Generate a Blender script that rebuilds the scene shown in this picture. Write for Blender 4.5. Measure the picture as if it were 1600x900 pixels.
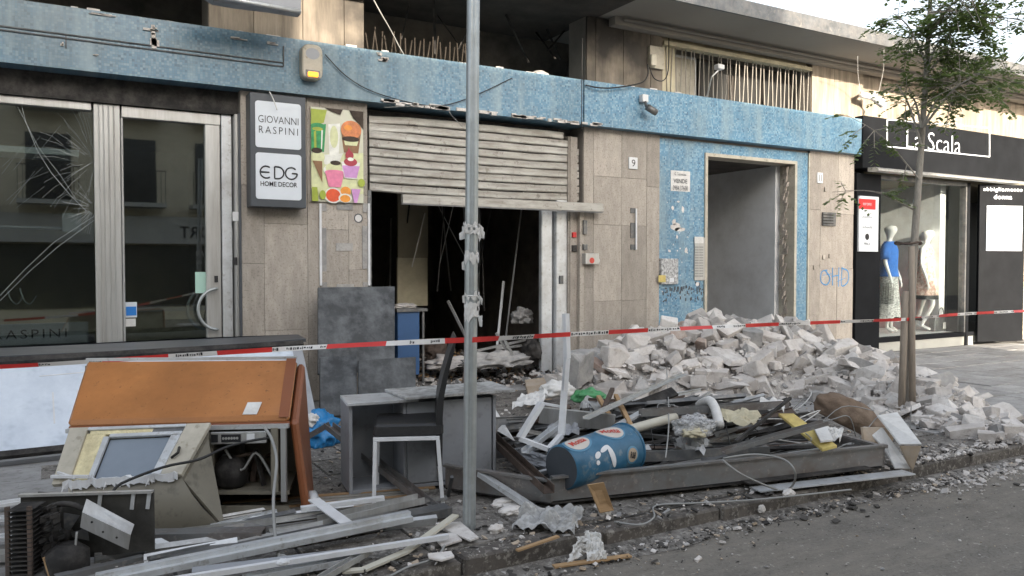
import bpy, bmesh, math, random
from mathutils import Vector, Matrix, Euler, noise
R = math.radians
rng = random.Random(7)
for o in list(bpy.data.objects): bpy.data.objects.remove(o)
scn = bpy.context.scene
COL = scn.collection
# ---------------------------------------------------------------- camera
PITCH = R(1.61); YAW = R(30); F = 1244.0; CH = 1.5
cd = bpy.data.cameras.new('camera'); cam = bpy.data.objects.new('camera', cd); COL.objects.link(cam)
cam.location = (0, 0, CH); cam.rotation_euler = (R(90) - PITCH, 0, -YAW)
cd.sensor_width = 36; cd.lens = F / 1600 * 36; cd.clip_end = 500; cd.clip_start = 0.05
scn.camera = cam
# ---------------------------------------------------------------- light
SUN_EL = 14.0; SUN_DIR = Vector((0.15, 1.0, 0)).normalized()
w = bpy.data.worlds.new("World"); scn.world = w; w.use_nodes = True
nt = w.node_tree; nt.nodes.clear()
wo = nt.nodes.new('ShaderNodeOutputWorld'); bg = nt.nodes.new('ShaderNodeBackground'); sky = nt.nodes.new('ShaderNodeTexSky')
sky.sky_type = 'NISHITA'; sky.sun_disc = False; sky.sun_elevation = R(SUN_EL)
sky.sun_rotation = math.atan2(-SUN_DIR.x, -SUN_DIR.y); sky.dust_density = 3.0; sky.air_density = 1.0; sky.ozone_density = 1.0
bg.inputs[1].default_value = 0.15
hz = nt.nodes.new('ShaderNodeHueSaturation'); hz.inputs['Saturation'].default_value = 0.42; hz.inputs['Value'].default_value = 1.0   # hazy, washed-out morning sky
nt.links.new(sky.outputs[0], hz.inputs['Color']); nt.links.new(hz.outputs[0], bg.inputs[0]); nt.links.new(bg.outputs[0], wo.inputs[0])
sl = bpy.data.lights.new('sun', 'SUN'); sl.energy = 3.0; sl.angle = R(0.5); sl.color = (1.0, 0.88, 0.72)
so = bpy.data.objects.new('sun', sl); COL.objects.link(so)
tdir = Vector((SUN_DIR.x * math.cos(R(SUN_EL)), SUN_DIR.y * math.cos(R(SUN_EL)), -math.sin(R(SUN_EL))))
so.rotation_euler = tdir.to_track_quat('-Z', 'Y').to_euler(); so.location = (0, -20, 15)
scn.view_settings.view_transform = 'Standard'; scn.view_settings.look = 'None'
scn.view_settings.exposure = 2.0; scn.view_settings.gamma = 1.0
# ---------------------------------------------------------------- pixel helpers (photo pixels, 1600x900)
V = Vector
fw = V((math.sin(YAW) * math.cos(PITCH), math.cos(YAW) * math.cos(PITCH), -math.sin(PITCH)))
rt = V((math.cos(YAW), -math.sin(YAW), 0)); up = rt.cross(fw); EYE = V((0, 0, CH)); ZZ = V((0, 0, 1))
def ray(x, y): return fw + rt * ((x - 800) / F) + up * (-(y - 450) / F)
def G(x, y, h=0.0):
    d = ray(x, y); return EYE + d * ((h - CH) / d.z)
def P(x, y, p):
    d = ray(x, y); return EYE + d * (p / d.y)
def Q(x, y, z): return EYE + ray(x, y) * z
D = 8.7
def fs(x, p=D, y=415): return P(x, y, p).x
def fh(x, y, p=D): return P(x, y, p).z
# ---------------------------------------------------------------- mesh builder
class MB:
    def __init__(s): s.v = []; s.f = []; s.m = []
    def add(s, vs, fs_, mi=0):
        b = len(s.v); s.v += [V(q) for q in vs]; s.f += [tuple(b + i for i in f) for f in fs_]; s.m += [mi] * len(fs_); return s
    def hexa(s, a, mi=0):  # 8 corners: bottom 4 ccw, top 4 ccw
        return s.add(a, [(3, 2, 1, 0), (4, 5, 6, 7), (0, 1, 5, 4), (1, 2, 6, 5), (2, 3, 7, 6), (3, 0, 4, 7)], mi)
    def box(s, x0, x1, y0, y1, z0, z1, mi=0):
        return s.hexa([(x0, y0, z0), (x1, y0, z0), (x1, y1, z0), (x0, y1, z0), (x0, y0, z1), (x1, y0, z1), (x1, y1, z1), (x0, y1, z1)], mi)
    def obox(s, c, ax, ay, az, mi=0):
        c = V(c); r = []
        for k in (-1, 1):
            for i, j in ((-1, -1), (1, -1), (1, 1), (-1, 1)): r.append(c + ax * i + ay * j + az * k)
        return s.hexa(r, mi)
    def extr(s, sec, a, b, upv=ZZ, mi=0, roll=0.0, caps=True):  # 2D section along a->b
        a = V(a); b = V(b); d = (b - a).normalized()
        u = V(upv); sd = d.cross(u)
        if sd.length < 1e-3: sd = d.cross(V((1, 0, 0)))
        sd.normalize(); u = sd.cross(d)
        c_, s_ = math.cos(roll), math.sin(roll)
        n = len(sec); vs = []
        for q in (a, b):
            for (x, y) in sec:
                X = x * c_ - y * s_; Y = x * s_ + y * c_
                vs.append(q + sd * X + u * Y)
        fc = [(i, (i + 1) % n, n + (i + 1) % n, n + i) for i in range(n)]
        if caps: fc += [tuple(range(n - 1, -1, -1)), tuple(range(n, 2 * n))]
        return s.add(vs, fc, mi)
    def bar(s, a, b, wd, ht, upv=ZZ, mi=0, roll=0.0):
        x, y = wd / 2, ht / 2
        return s.extr([(-x, -y), (x, -y), (x, y), (-x, y)], a, b, upv, mi, roll)
    def tube(s, pts, r, n=6, mi=0, closed=False):
        pts = [V(p) for p in pts]; k = len(pts); vs = []
        rr = r if isinstance(r, (list, tuple)) else [r] * k
        pu = None
        for i, p in enumerate(pts):
            if closed: d = pts[(i + 1) % k] - pts[i - 1]
            else: d = pts[min(i + 1, k - 1)] - pts[max(i - 1, 0)]
            d.normalize()
            if pu is None: pu = d.orthogonal().normalized()
            else:
                pu = pu - d * pu.dot(d); pu = pu.normalized() if pu.length > 1e-5 else d.orthogonal().normalized()
            q = d.cross(pu)
            for j in range(n):
                t = 2 * math.pi * j / n; vs.append(p + (pu * math.cos(t) + q * math.sin(t)) * rr[i])
        fc = []
        for i in range(k if closed else k - 1):
            i2 = (i + 1) % k
            for j in range(n): fc.append((i * n + j, i * n + (j + 1) % n, i2 * n + (j + 1) % n, i2 * n + j))
        if not closed: fc += [tuple(range(n - 1, -1, -1)), tuple((k - 1) * n + j for j in range(n))]
        return s.add(vs, fc, mi)
    def prism(s, pts, vec, mi=0):
        pts = [V(p) for p in pts]; vec = V(vec); n = len(pts)
        return s.add(pts + [p + vec for p in pts], [tuple(range(n - 1, -1, -1)), tuple(range(n, 2 * n))] + [(i, (i + 1) % n, n + (i + 1) % n, n + i) for i in range(n)], mi)
    def lathe(s, prof, o, axis=ZZ, n=20, mi=0, cap=True):
        o = V(o); ax = V(axis).normalized(); u = ax.orthogonal().normalized(); q = ax.cross(u); vs = []
        for (r, h) in prof:
            for j in range(n):
                t = 2 * math.pi * j / n; vs.append(o + ax * h + (u * math.cos(t) + q * math.sin(t)) * r)
        fc = [(i * n + j, i * n + (j + 1) % n, (i + 1) * n + (j + 1) % n, (i + 1) * n + j) for i in range(len(prof) - 1) for j in range(n)]
        if cap: fc += [tuple(range(n - 1, -1, -1)), tuple((len(prof) - 1) * n + j for j in range(n))]
        return s.add(vs, fc, mi)
    def build(s, name, mats, parent=None, bevel=0, smooth=False, label=None, cat=None, group=None, kind=None, weld=False, auto=False):
        me = bpy.data.meshes.new(name)
        if parent is not None:
            r = parent
            while r.parent: r = r.parent
            off = r.location.copy()
        else:
            xs = [q.x for q in s.v]; ys = [q.y for q in s.v]; zs = [q.z for q in s.v]
            off = V(((min(xs) + max(xs)) / 2, (min(ys) + max(ys)) / 2, min(zs)))
        me.from_pydata([q - off for q in s.v], [], s.f)
        if not isinstance(mats, (list, tuple)): mats = [mats]
        for m in mats: me.materials.append(m)
        if len(mats) > 1:
            for p, i in zip(me.polygons, s.m): p.material_index = i
        bm = bmesh.new(); bm.from_mesh(me)
        if weld: bmesh.ops.remove_doubles(bm, verts=bm.verts, dist=1e-5)
        bmesh.ops.recalc_face_normals(bm, faces=bm.faces)
        if bevel: bmesh.ops.bevel(bm, geom=list(bm.edges), offset=bevel, segments=1, affect='EDGES', clamp_overlap=True)
        bm.to_mesh(me); bm.free()
        if smooth:
            for p in me.polygons: p.use_smooth = True
        o = bpy.data.objects.new(name, me); COL.objects.link(o)
        if parent is not None: o.parent = parent
        else: o.location = off
        tag(o, label, cat, group, kind); return o
def tag(o, label=None, cat=None, group=None, kind=None):
    if label: o['label'] = label
    if cat: o['category'] = cat
    if group: o['group'] = group
    if kind: o['kind'] = kind
    return o
def thing(name, label, cat, loc, group=None):
    o = bpy.data.objects.new(name, None); COL.objects.link(o); o.location = loc; o.empty_display_size = 0.1
    return tag(o, label, cat, group)
def piece(name, me, parent, off_world, rot=None, label=None, cat=None, group=None):  # object sharing mesh data
    o = bpy.data.objects.new(name, me); COL.objects.link(o)
    if parent is not None:
        r = parent
        while r.parent: r = r.parent
        o.parent = parent; o.location = V(off_world) - r.location
    else: o.location = off_world
    if rot is not None: o.rotation_euler = rot
    return tag(o, label, cat, group)
# ---------------------------------------------------------------- materials
def mat(name, col, rough=0.75, var=0.18, scale=4.0, bump=0.15, metal=0.0, st=(1, 1, 1), dirt=None, damt=0.5, dscale=1.5, rnd=0.0, spec=0.5, col2=None, bscale=None, detail=6.0, dist=0.01, trans=0.0, coat=0.0):
    m = bpy.data.materials.new(name); m.use_nodes = True; N = m.node_tree.nodes; L = m.node_tree.links
    b = N['Principled BSDF']; b.inputs['Roughness'].default_value = rough; b.inputs['Metallic'].default_value = metal
    b.inputs['Specular IOR Level'].default_value = spec
    if coat: b.inputs['Coat Weight'].default_value = coat
    if trans: b.inputs['Transmission Weight'].default_value = trans
    tc = N.new('ShaderNodeTexCoord'); mp = N.new('ShaderNodeMapping'); mp.inputs['Scale'].default_value = st
    L.new(tc.outputs['Object'], mp.inputs[0]); vec = mp.outputs[0]
    oi = N.new('ShaderNodeObjectInfo')
    if rnd:
        ad = N.new('ShaderNodeVectorMath'); ad.operation = 'ADD'; sc = N.new('ShaderNodeVectorMath'); sc.operation = 'SCALE'
        cb = N.new('ShaderNodeCombineXYZ'); [L.new(oi.outputs['Random'], cb.inputs[i]) for i in range(3)]
        L.new(cb.outputs[0], sc.inputs[0]); sc.inputs['Scale'].default_value = 37.0
        L.new(vec, ad.inputs[0]); L.new(sc.outputs[0], ad.inputs[1]); vec = ad.outputs[0]
    n1 = N.new('ShaderNodeTexNoise'); n1.inputs['Scale'].default_value = scale; n1.inputs['Detail'].default_value = detail; n1.inputs['Roughness'].default_value = 0.65
    L.new(vec, n1.inputs['Vector'])
    rp = N.new('ShaderNodeValToRGB'); c = col; c2 = col2 or tuple(min(1, x * (1 + var)) for x in c)
    rp.color_ramp.elements[0].color = (*[x * (1 - var) for x in c], 1); rp.color_ramp.elements[1].color = (*c2, 1)
    rp.color_ramp.elements[0].position = 0.3; rp.color_ramp.elements[1].position = 0.7
    L.new(n1.outputs['Fac'], rp.inputs[0]); out = rp.outputs[0]
    if dirt:
        n2 = N.new('ShaderNodeTexNoise'); n2.inputs['Scale'].default_value = dscale; n2.inputs['Detail'].default_value = 8; n2.inputs['Roughness'].default_value = 0.7
        L.new(vec, n2.inputs['Vector'])
        r2 = N.new('ShaderNodeValToRGB'); r2.color_ramp.elements[0].position = 0.42; r2.color_ramp.elements[1].position = 0.68
        r2.color_ramp.elements[1].color = (damt, damt, damt, 1); L.new(n2.outputs['Fac'], r2.inputs[0])
        mx = N.new('ShaderNodeMix'); mx.data_type = 'RGBA'; L.new(r2.outputs[0], mx.inputs[0]); L.new(out, mx.inputs[6]); mx.inputs[7].default_value = (*dirt, 1); out = mx.outputs[2]
    if rnd:
        hs = N.new('ShaderNodeHueSaturation'); mr = N.new('ShaderNodeMapRange'); mr.inputs['To Min'].default_value = 1 - rnd; mr.inputs['To Max'].default_value = 1 + rnd
        L.new(oi.outputs['Random'], mr.inputs[0]); L.new(mr.outputs[0], hs.inputs['Value']); L.new(out, hs.inputs['Color']); out = hs.outputs[0]
    L.new(out, b.inputs['Base Color'])
    if bump:
        n3 = N.new('ShaderNodeTexNoise'); n3.inputs['Scale'].default_value = bscale or scale * 4; n3.inputs['Detail'].default_value = 6; L.new(vec, n3.inputs['Vector'])
        bp = N.new('ShaderNodeBump'); bp.inputs['Strength'].default_value = bump; bp.inputs['Distance'].default_value = dist
        L.new(n3.outputs['Fac'], bp.inputs['Height']); L.new(bp.outputs[0], b.inputs['Normal'])
    m['out'] = 0
    return m
def soot_mask(m, expr):  # expr: list of (axis-based box masks) -> darken where smoke stained the thing; real soot, world-shaped
    N = m.node_tree.nodes; L = m.node_tree.links; b = N['Principled BSDF']; src = b.inputs['Base Color'].links[0].from_socket
    ge = N.new('ShaderNodeNewGeometry'); sp = N.new('ShaderNodeSeparateXYZ'); L.new(ge.outputs['Position'], sp.inputs[0])
    nz = N.new('ShaderNodeTexNoise'); nz.inputs['Scale'].default_value = 1.6; nz.inputs['Detail'].default_value = 7; L.new(ge.outputs['Position'], nz.inputs['Vector'])
    tot = None
    for (ax, a0, a1, ax2, b0, b1) in expr:  # fades 0->1 over a0..a1 on axis ax times 0->1 over b0..b1 on axis ax2
        m1 = N.new('ShaderNodeMapRange'); m1.interpolation_type = 'SMOOTHSTEP'; m1.inputs['From Min'].default_value = a0; m1.inputs['From Max'].default_value = a1; L.new(sp.outputs[ax], m1.inputs[0])
        m2 = N.new('ShaderNodeMapRange'); m2.interpolation_type = 'SMOOTHSTEP'; m2.inputs['From Min'].default_value = b0; m2.inputs['From Max'].default_value = b1; L.new(sp.outputs[ax2], m2.inputs[0])
        mu = N.new('ShaderNodeMath'); mu.operation = 'MULTIPLY'; L.new(m1.outputs[0], mu.inputs[0]); L.new(m2.outputs[0], mu.inputs[1])
        if tot is None: tot = mu.outputs[0]
        else:
            a = N.new('ShaderNodeMath'); a.operation = 'MULTIPLY'; L.new(tot, a.inputs[0]); L.new(mu.outputs[0], a.inputs[1]); tot = a.outputs[0]
    ns = N.new('ShaderNodeMath'); ns.operation = 'MULTIPLY_ADD'; L.new(nz.outputs['Fac'], ns.inputs[0]); ns.inputs[1].default_value = 3.0; ns.inputs[2].default_value = -0.6; ns.use_clamp = True
    t2 = N.new('ShaderNodeMath'); t2.operation = 'MULTIPLY'; t2.use_clamp = True; L.new(tot, t2.inputs[0]); L.new(ns.outputs[0], t2.inputs[1])
    mx = N.new('ShaderNodeMix'); mx.data_type = 'RGBA'; L.new(t2.outputs[0], mx.inputs[0]); L.new(src, mx.inputs[6]); mx.inputs[7].default_value = (0.035, 0.03, 0.026, 1)
    L.new(mx.outputs[2], b.inputs['Base Color'])
M = {}
M['trav'] = mat('travertine', (0.415, 0.372, 0.325), 0.75, 0.12, 4, 0.5, st=(4, 4, 1.3), rnd=0.2, dirt=(0.27, 0.238, 0.205), damt=0.6, dscale=2.6, dist=0.004, detail=12)
M['travu'] = mat('travertine_upper', (0.36, 0.305, 0.24), 0.7, 0.2, 3, 0.3, st=(5, 5, 0.6), rnd=0.1, dirt=(0.1, 0.08, 0.06), damt=0.7, dscale=1.2, dist=0.004)
M['wallb'] = mat('rough_render', (0.2, 0.18, 0.16), 0.9, 0.2, 3, 0.3)
M['dust'] = mat('masonry_dusty', (0.6, 0.568, 0.54), 0.95, 0.16, 6, 0.6, rnd=0.2, dirt=(0.4, 0.35, 0.315), damt=0.6, dscale=4, dist=0.012)
M['dust2'] = mat('masonry_white', (0.68, 0.65, 0.62), 0.95, 0.12, 8, 0.4, rnd=0.1, dirt=(0.42, 0.36, 0.32), damt=0.5, dscale=5, dist=0.01)
M['terra'] = mat('masonry_clay', (0.38, 0.28, 0.23), 0.95, 0.2, 8, 0.4, rnd=0.12, dirt=(0.5, 0.45, 0.41), damt=0.9, dscale=4, dist=0.01)
M['greyb'] = mat('masonry_grey', (0.3, 0.295, 0.29), 0.95, 0.2, 8, 0.4, rnd=0.15, dirt=(0.5, 0.47, 0.44), damt=0.6, dscale=4, dist=0.01)
M['core'] = mat('rubble_dust', (0.42, 0.39, 0.365), 1.0, 0.35, 9, 0.9, dist=0.03)
M['asphalt'] = mat('asphalt', (0.15, 0.135, 0.116), 0.85, 0.32, 5, 0.8, dirt=(0.19, 0.175, 0.155), damt=0.55, dscale=1.1, bscale=90, dist=0.006, detail=12)
M['pave'] = mat('paving_stone', (0.36, 0.355, 0.35), 0.85, 0.2, 5, 0.4, rnd=0.13, dirt=(0.16, 0.145, 0.13), damt=0.6, dscale=1.4, dist=0.006)
M['paved'] = mat('paving_dirty', (0.13, 0.118, 0.105), 0.95, 0.35, 7, 0.7, rnd=0.1, dirt=(0.27, 0.25, 0.23), damt=0.7, dscale=3.5, dist=0.01)
M['joint'] = mat('joint_mortar', (0.07, 0.065, 0.06), 1, 0.3, 8, 0.5)
M['kerb'] = mat('kerb_stone', (0.13, 0.115, 0.1), 0.9, 0.3, 6, 0.5, rnd=0.15, dirt=(0.06, 0.05, 0.045), damt=0.8, dscale=3)
M['alu'] = mat('aluminium_anodised', (0.5, 0.5, 0.49), 0.42, 0.1, 4, 0.05, metal=0.55, st=(6, 6, 0.5), dirt=(0.25, 0.22, 0.19), damt=0.5, dscale=1.3)
M['aluw'] = mat('aluminium_pale', (0.62, 0.64, 0.66), 0.4, 0.1, 5, 0.05, metal=0.35, dirt=(0.3, 0.28, 0.25), damt=0.5, dscale=3)
M['alud'] = mat('steel_dark', (0.13, 0.135, 0.14), 0.5, 0.3, 7, 0.15, metal=0.5, dirt=(0.3, 0.28, 0.26), damt=0.45, dscale=5)
M['black'] = mat('charred', (0.018, 0.016, 0.015), 0.8, 0.5, 6, 0.4, dirt=(0.12, 0.11, 0.1), damt=0.5, dscale=6)
M['galv'] = mat('galvanised', (0.42, 0.45, 0.46), 0.4, 0.12, 14, 0.05, metal=0.6, dirt=(0.3, 0.3, 0.28), damt=0.4, dscale=6)
M['shut'] = mat('shutter_steel', (0.44, 0.425, 0.39), 0.5, 0.12, 4, 0.08, metal=0.3, st=(1, 1, 5), dirt=(0.16, 0.13, 0.1), damt=0.65, dscale=2.2)
M['shutd'] = mat('shutter_edge', (0.3, 0.28, 0.25), 0.6, 0.2, 4, 0.1, metal=0.3)
M['white'] = mat('white_plastic', (0.72, 0.73, 0.75), 0.45, 0.06, 6, 0.04, dirt=(0.42, 0.4, 0.38), damt=0.4, dscale=4)
M['lightbox'] = mat('lightbox_face', (0.66, 0.72, 0.8), 0.38, 0.05, 3, 0.1, dirt=(0.4, 0.46, 0.56), damt=0.5, dscale=2.2)
M['paper'] = mat('paper_white', (0.7, 0.69, 0.67), 0.9, 0.1, 10, 0.3, dirt=(0.4, 0.37, 0.33), damt=0.4, dscale=8)
M['card'] = mat('cardboard', (0.42, 0.33, 0.24), 0.95, 0.15, 8, 0.2, dirt=(0.5, 0.46, 0.42), damt=0.5, dscale=5)
M['orange'] = mat('orange_laminate', (0.43, 0.175, 0.055), 0.42, 0.28, 1.8, 0.05, st=(1, 1, 1), dirt=(0.4, 0.16, 0.05), damt=0.6, dscale=3, coat=0.2)
M['orange2'] = mat('orange_laminate_edge', (0.27, 0.09, 0.035), 0.4, 0.2, 3, 0.08, dirt=(0.16, 0.07, 0.04), damt=0.6, dscale=3)
M['cream'] = mat('cream_enamel', (0.5, 0.46, 0.38), 0.5, 0.12, 4, 0.08, dirt=(0.22, 0.2, 0.15), damt=0.5, dscale=3.5)
M['foam'] = mat('insulation_foam', (0.72, 0.64, 0.4), 0.95, 0.2, 18, 0.7, dirt=(0.4, 0.32, 0.18), damt=0.5, dscale=8, dist=0.01)
M['olive'] = mat('grimy_enamel', (0.23, 0.21, 0.165), 0.5, 0.2, 3, 0.1, dirt=(0.13, 0.12, 0.1), damt=0.7, dscale=3)
M['gasket'] = mat('grey_sheet', (0.2, 0.235, 0.28), 0.35, 0.1, 3, 0.05)
M['greyc'] = mat('grey_laminate', (0.34, 0.355, 0.385), 0.55, 0.06, 3, 0.04, dirt=(0.2, 0.2, 0.2), damt=0.5, dscale=3)
M['dkgrey'] = mat('dark_grey_paint', (0.06, 0.068, 0.08), 0.4, 0.12, 5, 0.04)
M['leather'] = mat('black_leatherette', (0.022, 0.022, 0.023), 0.42, 0.2, 20, 0.2)
M['bluebag'] = mat('blue_plastic', (0.03, 0.22, 0.5), 0.3, 0.2, 12, 0.3)
M['bluedrum'] = mat('blue_drum', (0.03, 0.13, 0.23), 0.35, 0.15, 5, 0.05, dirt=(0.08, 0.2, 0.3), damt=0.6, dscale=5)
M['wood'] = mat('bare_wood', (0.42, 0.27, 0.14), 0.8, 0.2, 5, 0.3, st=(1, 1, 6), dirt=(0.2, 0.13, 0.08), damt=0.5)
M['bark'] = mat('bark', (0.3, 0.275, 0.24), 0.95, 0.25, 6, 0.7, st=(6, 6, 1), dist=0.01)
M['stake'] = mat('weathered_stake', (0.3, 0.25, 0.2), 0.9, 0.25, 5, 0.4, st=(8, 8, 0.7))
M['pvc'] = mat('ivory_pipe', (0.6, 0.57, 0.48), 0.45, 0.08, 5, 0.05, dirt=(0.35, 0.3, 0.24), damt=0.5, dscale=5)
M['sack'] = mat('brown_sack', (0.17, 0.12, 0.085), 0.95, 0.25, 14, 0.6, dirt=(0.28, 0.22, 0.17), damt=0.5, dscale=4, dist=0.008)
M['yellow'] = mat('yellow_board', (0.62, 0.5, 0.17), 0.85, 0.15, 8, 0.3, dirt=(0.35, 0.22, 0.1), damt=0.6, dscale=5)
M['green'] = mat('green_bag', (0.08, 0.3, 0.12), 0.4, 0.2, 10, 0.3)
M['slate'] = mat('burnt_panel', (0.03, 0.033, 0.038), 0.55, 0.4, 3, 0.3, dirt=(0.15, 0.16, 0.17), damt=0.8, dscale=4, col2=(0.05, 0.055, 0.06), detail=10)
M['red'] = mat('red_plastic', (0.6, 0.03, 0.03), 0.4, 0.1, 5, 0)
M['cable'] = mat('cable_grey', (0.3, 0.3, 0.29), 0.6, 0.1, 5, 0)
M['cableb'] = mat('cable_black', (0.025, 0.025, 0.025), 0.6, 0.1, 5, 0)
M['ink'] = mat('black_ink', (0.015, 0.015, 0.018), 0.5, 0, 5, 0)
M['inkred'] = mat('red_ink', (0.55, 0.06, 0.04), 0.5, 0.1, 5, 0)
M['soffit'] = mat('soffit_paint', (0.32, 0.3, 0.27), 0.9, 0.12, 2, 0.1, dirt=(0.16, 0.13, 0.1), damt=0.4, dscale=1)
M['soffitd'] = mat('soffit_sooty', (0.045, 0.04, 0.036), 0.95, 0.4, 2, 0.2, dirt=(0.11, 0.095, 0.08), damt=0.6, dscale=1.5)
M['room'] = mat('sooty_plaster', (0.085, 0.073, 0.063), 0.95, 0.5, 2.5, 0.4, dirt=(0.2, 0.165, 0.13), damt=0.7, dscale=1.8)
M['roomdim'] = mat('dim_plaster', (0.3, 0.27, 0.2), 0.9, 0.15, 2, 0.1)
M['hall'] = mat('grey_plaster', (0.62, 0.63, 0.64), 0.85, 0.08, 2, 0.1, dirt=(0.2, 0.19, 0.18), damt=0.4, dscale=2)
M['blackp'] = mat('black_cladding', (0.012, 0.013, 0.015), 0.6, 0.2, 3, 0.03, spec=0.06)
M['signface'] = mat('acrylic_white', (0.66, 0.7, 0.75), 0.35, 0.04, 4, 0.02)
M['mannq'] = mat('mannequin_white', (0.78, 0.77, 0.75), 0.35, 0.03, 4, 0)
M['bluetop'] = mat('blue_jersey', (0.03, 0.16, 0.55), 0.85, 0.12, 10, 0.2)
M['skirt'] = mat('patterned_skirt', (0.5, 0.5, 0.48), 0.85, 0.9, 22, 0.1, st=(1, 1, 3))
M['dress'] = mat('patterned_dress', (0.62, 0.5, 0.42), 0.85, 0.6, 16, 0.1, dirt=(0.3, 0.06, 0.05), damt=0.8, dscale=14)
M['leaf'] = mat('leaf_green', (0.1, 0.135, 0.06), 0.55, 0.3, 6, 0, col2=(0.12, 0.17, 0.07))
_n = M['leaf'].node_tree; _b = _n.nodes['Principled BSDF']; _t = _n.nodes.new('ShaderNodeBsdfTranslucent'); _t.inputs[0].default_value = (.2, .28, .08, 1); _x = _n.nodes.new('ShaderNodeMixShader'); _x.inputs[0].default_value = .4
_n.links.new(_b.outputs[0], _x.inputs[1]); _n.links.new(_t.outputs[0], _x.inputs[2]); _n.links.new(_x.outputs[0], _n.nodes['Material Output'].inputs[0])
M['opp'] = mat('cream_render', (0.55, 0.5, 0.38), 0.9, 0.1, 2, 0.1)
M['oppd'] = mat('dark_opening', (0.03, 0.03, 0.03), 0.3, 0.1, 2, 0)
M['oppg'] = mat('pale_fascia', (0.36, 0.36, 0.33), 0.7, 0.1, 2, 0)
M['rust'] = mat('rusty_steel', (0.1, 0.07, 0.055), 0.8, 0.4, 9, 0.4, dirt=(0.05, 0.045, 0.04), damt=0.7, dscale=5)
M['tarp'] = mat('plastic_film', (0.45, 0.45, 0.45), 0.25, 0.2, 14, 0.7, dirt=(0.25, 0.24, 0.22), damt=0.6, dscale=6)
M['cyan'] = mat('blue_counter', (0.035, 0.1, 0.24), 0.5, 0.1, 5, 0.05)
M['sign_int'] = mat('faded_cream', (0.55, 0.5, 0.36), 0.7, 0.15, 4, 0.1, dirt=(0.2, 0.16, 0.1), damt=0.4)
M['graf'] = mat('blue_spray', (0.06, 0.25, 0.52), 0.7, 0.2, 20, 0)
M['stickr'] = mat('sticker_print', (0.4, 0.4, 0.4), 0.6, 0.9, 26, 0)
def speckle(m, scale, lo, hi, col, amt=1.0, st=None):
    N = m.node_tree.nodes; L = m.node_tree.links; b = N['Principled BSDF']; src = b.inputs['Base Color'].links[0].from_socket
    tc = N.new('ShaderNodeTexCoord'); v = N.new('ShaderNodeTexNoise'); v.inputs['Scale'].default_value = scale; v.inputs['Detail'].default_value = 3; v.inputs['Roughness'].default_value = .8; L.new(tc.outputs['Object'], v.inputs['Vector'])
    if st: mp = N.new('ShaderNodeMapping'); mp.inputs['Scale'].default_value = st; L.new(tc.outputs['Object'], mp.inputs[0]); L.new(mp.outputs[0], v.inputs['Vector']); v.inputs['Detail'].default_value = 7
    r = N.new('ShaderNodeValToRGB'); r.color_ramp.elements[0].position = lo; r.color_ramp.elements[1].position = hi; r.color_ramp.elements[1].color = (amt, amt, amt, 1); L.new(v.outputs['Fac'], r.inputs[0])
    mx = N.new('ShaderNodeMix'); mx.data_type = 'RGBA'; L.new(r.outputs[0], mx.inputs[0]); L.new(src, mx.inputs[6]); mx.inputs[7].default_value = (*col, 1); L.new(mx.outputs[2], b.inputs['Base Color'])
speckle(M['asphalt'], 38, .5, .62, (.2, .18, .152), .55); speckle(M['asphalt'], 55, .54, .64, (.05, .045, .04), .6); speckle(M['asphalt'], .9, .42, .6, (.24, .215, .18), .65, (.5, 2.2, 1)); speckle(M['asphalt'], 6, .56, .7, (.25, .228, .195), .45, (.6, 2, 1)); speckle(M['asphalt'], 21, .63, .66, (.4, .38, .34), .7); speckle(M['asphalt'], 1.6, .6, .68, (.05, .045, .04), .5, (.5, 1.6, 1))
speckle(M['paved'], 30, .51, .62, (.33, .31, .28), .8); speckle(M['paved'], 12, .52, .62, (.05, .045, .04), .8); speckle(M['pave'], 16, .54, .66, (.15, .14, .13), .5); speckle(M['orange'], 5, .54, .7, (.5, .22, .075), .35); speckle(M['orange'], 26, .64, .67, (.16, .07, .03), .7)
speckle(M['shut'], 9, .58, .7, (.12, .1, .08), .6); speckle(M['alud2'] if 'alud2' in M else M['alud'], 8, .55, .66, (.3, .28, .25), .5); speckle(M['olive'], 9, .55, .68, (.1, .09, .07), .6); speckle(M['cream'], 10, .57, .66, (.2, .17, .12), .5); speckle(M['aluw'], 14, .58, .66, (.3, .28, .25), .5); speckle(M['greyc'], 7, .58, .68, (.17, .17, .17), .4); speckle(M['lightbox'], 4, .55, .7, (.42, .48, .56), .6)
speckle(M['trav'], 45, .55, .63, (.17, .145, .12), .6); speckle(M['kerb'], 9, .48, .6, (.06, .053, .047), .8); speckle(M['kerb'], 25, .53, .63, (.3, .28, .25), .7); speckle(M['core'], 25, .5, .6, (.55, .52, .48), .8)
for q_ in ('dust', 'dust2', 'greyb'): speckle(M[q_], 22, .56, .66, (.33, .28, .25), .45)
SX = 3.0
for k in ('trav', 'travu'):
    soot_mask(M[k], [('Z', 2.6, 4.3, 'X', 1.8, 3.2), ('X', 7.9, 6.9, 'Z', 2.5, 2.6)])
M['lamp'] = mat('amber_lamp', (0.9, 0.35, 0.03), 0.3, 0.05, 5, 0)
lb = M['lamp'].node_tree.nodes['Principled BSDF']; lb.inputs['Emission Color'].default_value = (1, 0.35, 0.03, 1); lb.inputs['Emission Strength'].default_value = 0.6
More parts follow.
